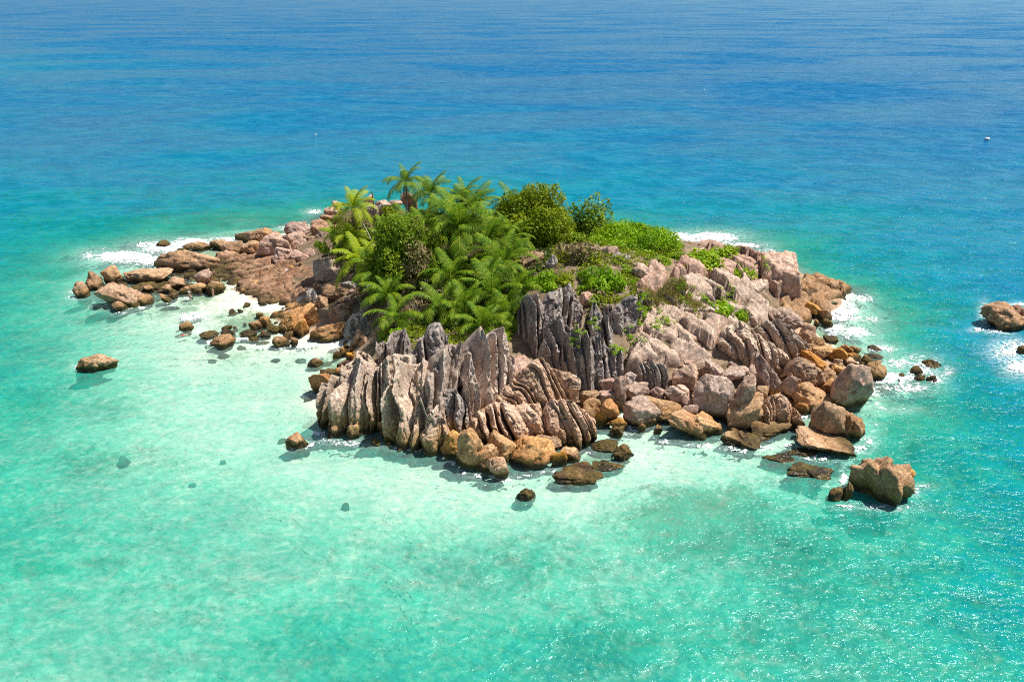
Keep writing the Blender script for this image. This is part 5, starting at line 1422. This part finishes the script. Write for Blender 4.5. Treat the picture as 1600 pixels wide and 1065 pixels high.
bush('broadleaf_tree', 'round-topped olive-green tree on the skyline of the grove', 'tree', (776, 294, 890, 406), 116, 'olive', 1, 26, 1.0, .16, .9, 10, (842, 425), bare=.5)
bush('broadleaf_tree', 'dense green tree with bare grey twigs in the near side of the grove', 'tree', (588, 338, 688, 466), 103, 'green', 2, 26, .8, .15, .9, 10, (640, 505), dry=.12, bare=1.6)
bush('broadleaf_tree', 'thin wispy tree standing between the olive tree and the green mound', 'tree', (884, 316, 956, 385), 120, 'green', 3, 16, .5, .15, .7, 12, (912, 405), upright=True, bare=1.0)
bush('shrub', 'bright green mound of dense shrubs facing the back surf', 'shrub', (922, 345, 1048, 412), 114, 'bright', 4, 28, 1.0, .15, .9, 8)
bush('shrub', 'brown twiggy fringe at the lower edge of the bright green mound', 'shrub', (1008, 378, 1062, 432), 110, 'olive', 5, 10, .5, .16, .8, 8, dry=.5, bare=1.2)
bush('shrub', 'sprawling lime-green shrub over the grey rocks near the cliff blocks', 'shrub', (1052, 390, 1130, 440), 107, 'lime', 6, 16, 1.0, .18, .8, 6)
bush('shrub', 'low tongue of lime-green leaves reaching towards the cliff blocks', 'shrub', (1112, 410, 1182, 442), 108, 'lime', 7, 12, .8, .17, .8, 6)
bush('shrub', 'lime-green tuft draped on the whale-backed pink boulder', 'shrub', (1108, 384, 1150, 412), 112, 'lime', 8, 8, .8, .17, .8, 5)
bush('shrub', 'vivid green shrub on the crest above the blocky grey columns', 'shrub', (904, 418, 974, 470), 95, 'bright', 9, 14, 1.0, .17, .8, 6)
bush('shrub', 'dark vivid shrub between the palms and the tall dark crag', 'shrub', (822, 426, 868, 462), 95.5, 'bright', 10, 10, 1.0, .17, .8, 6)
bush('shrub', 'yellowish shrub between two vivid green ones', 'shrub', (858, 424, 908, 456), 97, 'olive', 11, 10, .9, .17, .8, 6)
bush('shrub', 'brown twiggy shrub under the thin wispy tree', 'shrub', (866, 376, 942, 432), 103, 'olive', 12, 14, .5, .17, .8, 8, dry=.45, bare=1.6)
bush('shrub', 'green shrub under the olive tree on the crest', 'shrub', (862, 364, 930, 398), 112, 'green', 13, 10, .8, .2, .8, 6)
bush('shrub', 'mottled shrub behind the curved palm trunk', 'shrub', (520, 336, 588, 392), 118, 'olive', 14, 14, .8, .18, .8, 8, dry=.3, bare=1.0)
bush('shrub', 'yellow-green shrub in front of the flat pink slabs of the skyline', 'shrub', (585, 326, 640, 372), 125, 'olive', 15, 12, .9, .2, .8, 6)
bush('shrub', 'olive shrub in the middle of the far grove', 'shrub', (630, 338, 700, 388), 117, 'olive', 16, 14, .9, .2, .8, 6)
bush('shrub', 'shrub filling the slope under the curved palm', 'shrub', (560, 376, 612, 430), 111, 'green', 17, 12, .9, .18, .8, 6, dry=.15)
bush('shrub', 'light green sprig of shrub on the pink boulders above the shelf', 'shrub', (491, 376, 514, 396), 117, 'lime', 18, 5, .7, .15, .8, 4)
bush('shrub', 'twiggy shrub over the white-topped grey block', 'shrub', (514, 376, 560, 412), 112, 'olive', 19, 9, .6, .16, .8, 6, dry=.3, bare=.8)
bush('shrub', 'green undergrowth at the feet of the grove palms', 'shrub', (660, 420, 760, 500), 101, 'green', 20, 18, .7, .2, .7, 6)
bush('shrub', 'grey leafless thicket between the near palms', 'shrub', (630, 445, 700, 505), 94, 'dry', 21, 10, .35, .15, .7, 10, bare=2.5)
bush('shrub', 'undergrowth between the big drooping palm and the olive tree', 'shrub', (740, 380, 820, 440), 112, 'green', 22, 14, .8, .2, .7, 6)
bush('shrub', 'dark shrub filling the gap behind the tall dark crag', 'shrub', (838, 400, 905, 440), 103, 'green', 41, 12, .8, .18, .8, 6, dry=.2)
bush('shrub', 'scrubby shrub on the crest between the pink slab and the green mound', 'shrub', (960, 392, 1042, 424), 106, 'bright', 42, 12, .8, .17, .8, 6, dry=.2)
bush('shrub', 'brown scrub draping the rocks behind the pale grey tilted plates', 'shrub', (905, 446, 962, 482), 93, 'olive', 43, 10, .5, .14, .8, 6, dry=.5, bare=.8)
bush('shrub', 'vivid little bush on top of the tall central crag', 'shrub', (703, 524, 742, 548), 85, 'bright', 23, 7, .8, .13, .7, 4)
bush('shrub', 'small green sprig on the grey spikes of the fan crag', 'shrub', (608, 512, 626, 534), 87, 'bright', 24, 5, .7, .12, .7, 4)
G12 = 'round shrubs by the whaleback crag'
bush('shrub', 'round green shrub, highest beside the rough reddish boulder', 'shrub', (1112, 472, 1144, 498), 95, 'bright', 25, 7, 1.1, .13, .9, 4, group=G12)
bush('shrub', 'round green shrub next to the pale round boulder', 'shrub', (1144, 482, 1169, 507), 94.5, 'bright', 26, 6, 1.1, .13, .9, 4, group=G12)
bush('shrub', 'round green shrub under the rough reddish boulder', 'shrub', (1112, 506, 1134, 528), 92, 'bright', 27, 6, 1.1, .13, .9, 4, group=G12)
bush('shrub', 'thin yellowish creeper on the pointed grey slab', 'shrub', (1082, 514, 1112, 530), 92, 'lime', 28, 6, .6, .11, .9, 4, group=G12)

def creeper(label, pix, mat, n, size, seed, lift=.5, name='creeper'):
    """leafy runner lying on the rock along picture points"""
    r_ = np.random.default_rng(seed)
    pts = [hit_top(a, b) for a, b in pix]
    acc = Acc()
    for i in range(n):
        f = r_.random() * (len(pts) - 1); k = int(f); q = f - k
        p = pts[k] * (1 - q) + pts[min(k + 1, len(pts) - 1)] * q
        p = p + r_.normal(size=3) * np.array([.30, .30, .0])
        p[2] = top(p[0], p[1]) + .1
        leaves(acc, p, np.array([.32, .32, .18]) * r_.uniform(.6, 1.3), 26, size, r_, flat=.5)
    b = pts[0]
    acc.V = [v - b for v in acc.V]
    o = acc.build(name, M[mat], None, smooth=False)
    o.location = b
    return tag(o, label, 'plant', 'green creepers on the rocks')

creeper('green creeper running along a joint above the little round shrubs', [(1092, 458), (1102, 468), (1116, 480)], 'bright', 16, .11, 1, .75)
creeper('green creeper at the end of the dry grass strip', [(1012, 478), (1004, 492), (998, 504)], 'bright', 34, .12, 2, .8)
creeper('green sprigs at the upper corner of the pale slope', [(1024, 487), (1040, 497), (1046, 506)], 'lime', 14, .1, 3, .75)
creeper('bright creeper at the foot of the tilted grey plates', [(958, 545), (968, 548), (980, 536), (1000, 532)], 'bright', 30, .11, 4, .75)
creeper('creeper trailing down the pale grey tilted plates', [(918, 498), (926, 508), (940, 520)], 'bright', 16, .1, 5, 2.2)
creeper('green patch in the lee of the sprawling lime shrub', [(1058, 444), (1070, 448), (1082, 452)], 'bright', 26, .12, 6, .75)
creeper('little green tufts on the broad pale step', [(1180, 412), (1194, 414), (1200, 436)], 'lime', 10, .1, 7, .9)
creeper('green tuft beside the grey crest block', [(972, 430), (984, 432), (990, 444)], 'bright', 18, .12, 8, .7)

def dry_grass(label, pix, n, seed):
    r_ = np.random.default_rng(seed)
    pts = [hit_top(a, b) for a, b in pix]
    acc = Acc()
    for i in range(n):
        f = r_.random() * (len(pts) - 1); k = int(f); q = f - k
        p = pts[k] * (1 - q) + pts[min(k + 1, len(pts) - 1)] * q
        p = p + r_.normal(size=3) * np.array([.6, .7, .0])
        p[2] = top(p[0], p[1]) - .05
        e = p + np.array([r_.normal() * .2, r_.normal() * .2, r_.uniform(.35, .75)])
        a = r_.uniform(0, 3.14); w = np.array([math.cos(a), math.sin(a), 0]) * .045
        acc.add(np.array([p - w, p + w, e + w * .2, e - w * .2]), [[0, 1, 2, 3]], np.clip(r_.random(), 0, 1))
    b = pts[0]
    acc.V = [v - b for v in acc.V]
    o = acc.build('grass', M['grass'], None, smooth=False)
    o.location = b
    return tag(o, label, 'grass', kind='stuff')
dry_grass('strip of dry yellow-green grass along the top of the pale slope', [(1008, 482), (1030, 468), (1052, 456), (1066, 448), (1078, 470), (1094, 480)], 2600, 4)

def undergrowth(name, label, pix, n, mats, seed, size=.17, hmax=.9):
    r_ = np.random.default_rng(seed)
    poly = [hit(a, b)[:2] for a, b in pix]
    pa = np.array(poly)
    X = r_.uniform(pa[:, 0].min(), pa[:, 0].max(), n * 3); Y = r_.uniform(pa[:, 1].min(), pa[:, 1].max(), n * 3)
    k = inside(X, Y, poly) & (fbm(np.c_[X, Y, 0 * X] * .35, 3, seed) > -.18)
    X, Y = X[k][:n], Y[k][:n]
    Z = height(X, Y)
    acc = Acc()
    for x, y, z in zip(X, Y, Z):
        h = r_.uniform(.3, 1) * hmax
        leaves(acc, np.array([x, y, z + h * .6]), np.array([.5, .5, h * .5]), 16, size, r_, tint0=r_.uniform(-.2, .2), flat=.3)
    o = acc.build(name, M[mats], None, smooth=False)
    return tag(o, label, 'undergrowth', kind='stuff')
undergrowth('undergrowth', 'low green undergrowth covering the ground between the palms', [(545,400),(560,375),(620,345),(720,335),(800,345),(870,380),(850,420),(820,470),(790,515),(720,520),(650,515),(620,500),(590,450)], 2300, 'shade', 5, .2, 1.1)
undergrowth('undergrowth', 'olive and brown low scrub on the hilltop between the trees and the green mound', [(860,380),(900,350),(960,345),(1020,365),(1060,400),(1040,420),(1000,425),(960,420),(900,440),(860,430)], 1100, 'olive', 6, .17, .8)
# ------------------------------------------------------------------ people and small things
def plain(name, col, rough=.6):
    s = NT(name)
    n = s.noise(s.n('NewGeometry').outputs['Position'], 14, 2)
    return s.out(s.n('BsdfPrincipled', ins={'Base Color': s.mix(n, tuple(c * .82 for c in col), col), 'Roughness': rough}).outputs[0])
M['skin'] = plain('skin', (0.62, 0.40, 0.29))
M['hair'] = plain('dark_hair', (0.05, 0.035, 0.025))
M['redsuit'] = plain('red_swimsuit', (0.62, 0.06, 0.06))
M['pinktop'] = plain('pink_top', (0.70, 0.16, 0.14))
M['hat'] = plain('white_cloth', (0.85, 0.84, 0.80))
M['dark'] = plain('dark_cloth', (0.06, 0.04, 0.04))
M['blue'] = plain('blue_cloth', (0.05, 0.30, 0.50))
M['buoy'] = plain('white_buoy', (0.82, 0.82, 0.80), .4)
M['lime_plastic'] = plain('yellow_mask', (0.65, 0.70, 0.08), .4)

def skin_body(joints, edges, radii, parent):
    me = bpy.data.meshes.new('body')
    me.from_pydata([tuple(j) for j in joints], edges, [])
    o = bpy.data.objects.new('body', me)
    C.objects.link(o)
    o.parent = parent
    m = o.modifiers.new('skin', 'SKIN'); m.use_smooth_shade = True
    for v, r in zip(me.skin_vertices[0].data, radii):
        v.radius = (r, r)
    me.skin_vertices[0].data[0].use_root = True
    s_ = o.modifiers.new('sub', 'SUBSURF'); s_.levels = 1; s_.render_levels = 2
    me.materials.append(M['skin'])
    return o

def shell(name, V0, rad, mat, parent):
    D, Fi = ico(3)
    return mesh(name, D * np.array(rad) + np.array(V0), Fi, mat, parent)

def person(label, at, yaw, clothes, hat=None, swim=False):
    root = empty('person', at)
    tag(root, label, 'person')
    J = [(0, 0, .95), (0, .01, 1.18), (0, .0, 1.40), (0, -.01, 1.50), (0, -.02, 1.60), (0, -.03, 1.70)]
    R = [.13, .12, .13, .055, .095, .085]
    E = [(0, 1), (1, 2), (2, 3), (3, 4), (4, 5)]
    def chain(start, pts, rads):
        k = start
        for p, r in zip(pts, rads):
            J.append(p); R.append(r); E.append((k, len(J) - 1)); k = len(J) - 1
        return k
    chain(4, [(0, -.125, 1.60)], [.018])                       # nose
    for s in (-1, 1):
        chain(0, [(s * .10, .0, .88), (s * .11, -.03, .48), (s * .11, .03, .10), (s * .12, -.10, .03)], [.085, .058, .040, .035])
        hand = chain(2, [(s * .19, 0, 1.38), (s * .25, .02, 1.10), (s * .24, -.12, .90), (s * .24, -.16, .83)], [.055, .042, .03, .032])
        b = np.array([s * .24, -.16, .83])
        for q in range(4):
            chain(hand, [tuple(b + [(q - 1.5) * .018, -.02, -.05]), tuple(b + [(q - 1.5) * .02, -.01, -.09 + .006 * abs(q - 1.5)])], [.009, .008])
        chain(hand, [tuple(b + [-s * .035, -.03, -.02]), tuple(b + [-s * .045, -.04, -.05])], [.010, .009])
    skin_body(J, E, R, root)
    shell('hair', (0, .0, 1.66), (.115, .125, .12), M['hair'], root)
    if hat:
        acc = Acc()
        D, Fi = ico(3)
        acc.add(np.where(D[:, 2:] > 0, D * [.13, .14, .13], D * [.24, .26, .02]) + [0, 0, 1.73], Fi)
        mesh('sun_hat', acc.V[0], acc.F[0], M['hat'], root)
    for nm, z, rad, mt in clothes:
        shell(nm, (0, 0, z), rad, M[mt], root)
    root.rotation_euler = (0, 0, yaw)
    return root

w1 = P(298, 472, -.22); w1[2] = -.22
person('wader in a white sun hat and dark swimwear standing by the flat weedy rock', w1, .6, [('bikini_top', 1.32, (.165, .13, .085), 'redsuit'), ('shorts', .93, (.175, .14, .11), 'dark')], hat=True)
bag = tag(shell('beach_bag', (0, 0, 0), (.20, .14, .18), M['dark'], None), 'small dark bag held by the wader in the white hat', 'bag')
bag.location = w1 + np.array([.42, -.12, .72])
w2 = P(334, 465, -.3); w2[2] = -.3
person('dark-haired wader in a red swimsuit heading for the sandy cove', w2, -.5, [('swimsuit', 1.14, (.17, .14, .32), 'pinktop')])
sn = empty('person', P(286, 524, 0.0))
tag(sn, 'snorkeller in red trunks floating face down beside the round yellow rock', 'person')
J = [(0, 0, 0), (.25, 0, .03), (.5, 0, .02), (.6, 0, .0), (.72, 0, -.0), (.8, 0, -.03)]
R = [.13, .125, .14, .055, .095, .07]
E = [(0, 1), (1, 2), (2, 3), (3, 4), (4, 5)]
for s in (-1, 1):
    k = len(J)
    J += [(-.1, s * .1, -.01), (-.5, s * .13, -.06), (-.9, s * .17, -.1), (-1.05, s * .18, -.1)]; R += [.085, .055, .04, .035]
    E += [(0, k), (k, k + 1), (k + 1, k + 2), (k + 2, k + 3)]
    k = len(J)
    J += [(.48, s * .2, 0), (.62, s * .42, -.05), (.85, s * .5, -.06), (.93, s * .51, -.06)]; R += [.055, .042, .03, .032]
    E += [(2, k), (k, k + 1), (k + 1, k + 2), (k + 2, k + 3)]
    for q in range(4):
        J.append((1.0, s * .51 + (q - 1.5) * .02, -.06)); R.append(.009); E.append((k + 3, len(J) - 1))
    J.append((.95, s * .46, -.06)); R.append(.01); E.append((k + 3, len(J) - 1))
skin_body(J, E, R, sn)
shell('swim_trunks', (-.06, 0, .02), (.24, .18, .14), M['redsuit'], sn)
shell('hair', (.74, 0, .03), (.12, .11, .10), M['hair'], sn)
ta = tube([(.83, .09, 0), (.80, .12, .1), (.74, .13, .3)], [.018, .018, .018], 6)
mesh('snorkel', ta[0], ta[1], M['lime_plastic'], sn)
sn.rotation_euler = (0, 0, .45)

def heap(name, label, cat, at, rad, mat, seed):
    D, Fi = ico(4)
    V = D * (1 + .3 * fbm(D * 2.2 + seed, 3, seed))[:, None] * np.array(rad)
    V[:, 2] = np.maximum(V[:, 2], -.03)
    o = mesh(name, V, Fi, M[mat])
    o.location = at + np.array([0, 0, .12])
    return tag(o, label, cat)
heap('beach_towel', 'white towel dropped on the rust-brown rock shelf', 'towel', hit(449, 425) + np.array([0, 0, .1]), (.45, .4, .16), 'hat', 2)
heap('beach_bag', 'blue and white beach bag beside the white towel on the shelf', 'bag', hit(446, 430) + np.array([0, 0, .1]), (.36, .3, .3), 'blue', 5)
heap('bundle', 'pale bundle of clothes next to the white towel on the shelf', 'clothes', hit(453, 425) + np.array([0, 0, .1]), (.3, .28, .18), 'grass', 9)

pb = PY(584, 329, 127)
V, Fq = tube([pb - pb, np.array([.05, 0, 1.6]), np.array([-.02, 0, 3.2]), np.array([-.1, 0, 3.5])], [.13, .115, .10, .12], 8)
po = mesh('wooden_post', V, Fq, M['bark']); po.location = pb - np.array([0, 0, .3])
tag(po, 'bare grey post standing upright on the skyline slabs', 'post')
def snag(label, pix, Y, r):
    pts = np.array([PY(a, b, Y) for a, b in pix])
    V, Fq = tube(pts, np.linspace(r, r * .5, len(pts)), 6)
    o = mesh('dead_trunk', V, Fq, M['twig'], loc=pts[0])
    tag(o, label, 'dead tree')
snag('pale bent trunk sticking out under the low bright palm', [(593, 454), (582, 447), (574, 440), (568, 428), (566, 412)], 104, .14)

bu = P(1542, 219, 0)
bo = empty('mooring_buoy', bu)
tag(bo, 'round white mooring buoy alone on the open sea', 'buoy')
shell('float', (0, 0, .3), (.78, .78, .66), M['buoy'], bo)
V, Fq = tube([(0, 0, .9), (0, 0, 1.15), (0, 0, 1.35)], [.1, .1, .05], 8)
mesh('top_ring', V, Fq, M['dark'], bo)
D, Fi = ico(3)
mesh('waterline_band', D * [.8, .8, .16] + np.array([0, 0, .05]), Fi, M['dark'], bo)
for i, (a, b, lb) in enumerate([(493, 211, 'tiny white float bobbing on the sea beyond the bare post'), (1100, 141, 'tiny white float far out beyond the cliff blocks')]):
    q = P(a, b, 0)
    fb = shell('float_marker', (0, 0, .1), (.34, .3, .26), M['buoy'], None)
    fb.location = q
    tag(fb, lb, 'buoy', 'small floats on the open sea')

creeper('green runners in the joints of the upper pale slope', [(1060, 470), (1075, 476), (1088, 486)], 'lime', 14, .1, 11)
creeper('small green sprigs across the middle of the pale slope', [(1010, 520), (1030, 512), (1024, 500)], 'bright', 12, .1, 12)
creeper('green sprigs between the grey pillars and the tilted plates', [(890, 530), (905, 520), (918, 524)], 'bright', 12, .1, 13)
creeper('fringe of green at the foot of the square-cut pink block', [(1128, 452), (1146, 456), (1150, 470)], 'lime', 18, .11, 14)

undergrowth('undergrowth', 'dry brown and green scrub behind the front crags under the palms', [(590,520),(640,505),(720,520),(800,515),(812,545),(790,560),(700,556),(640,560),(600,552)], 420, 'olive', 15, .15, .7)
undergrowth('undergrowth', 'patchy scrub between the vivid green shrubs and the pale slope', [(930,470),(985,420),(1020,425),(1000,470),(985,485),(960,480)], 260, 'olive', 16, .14, .6)
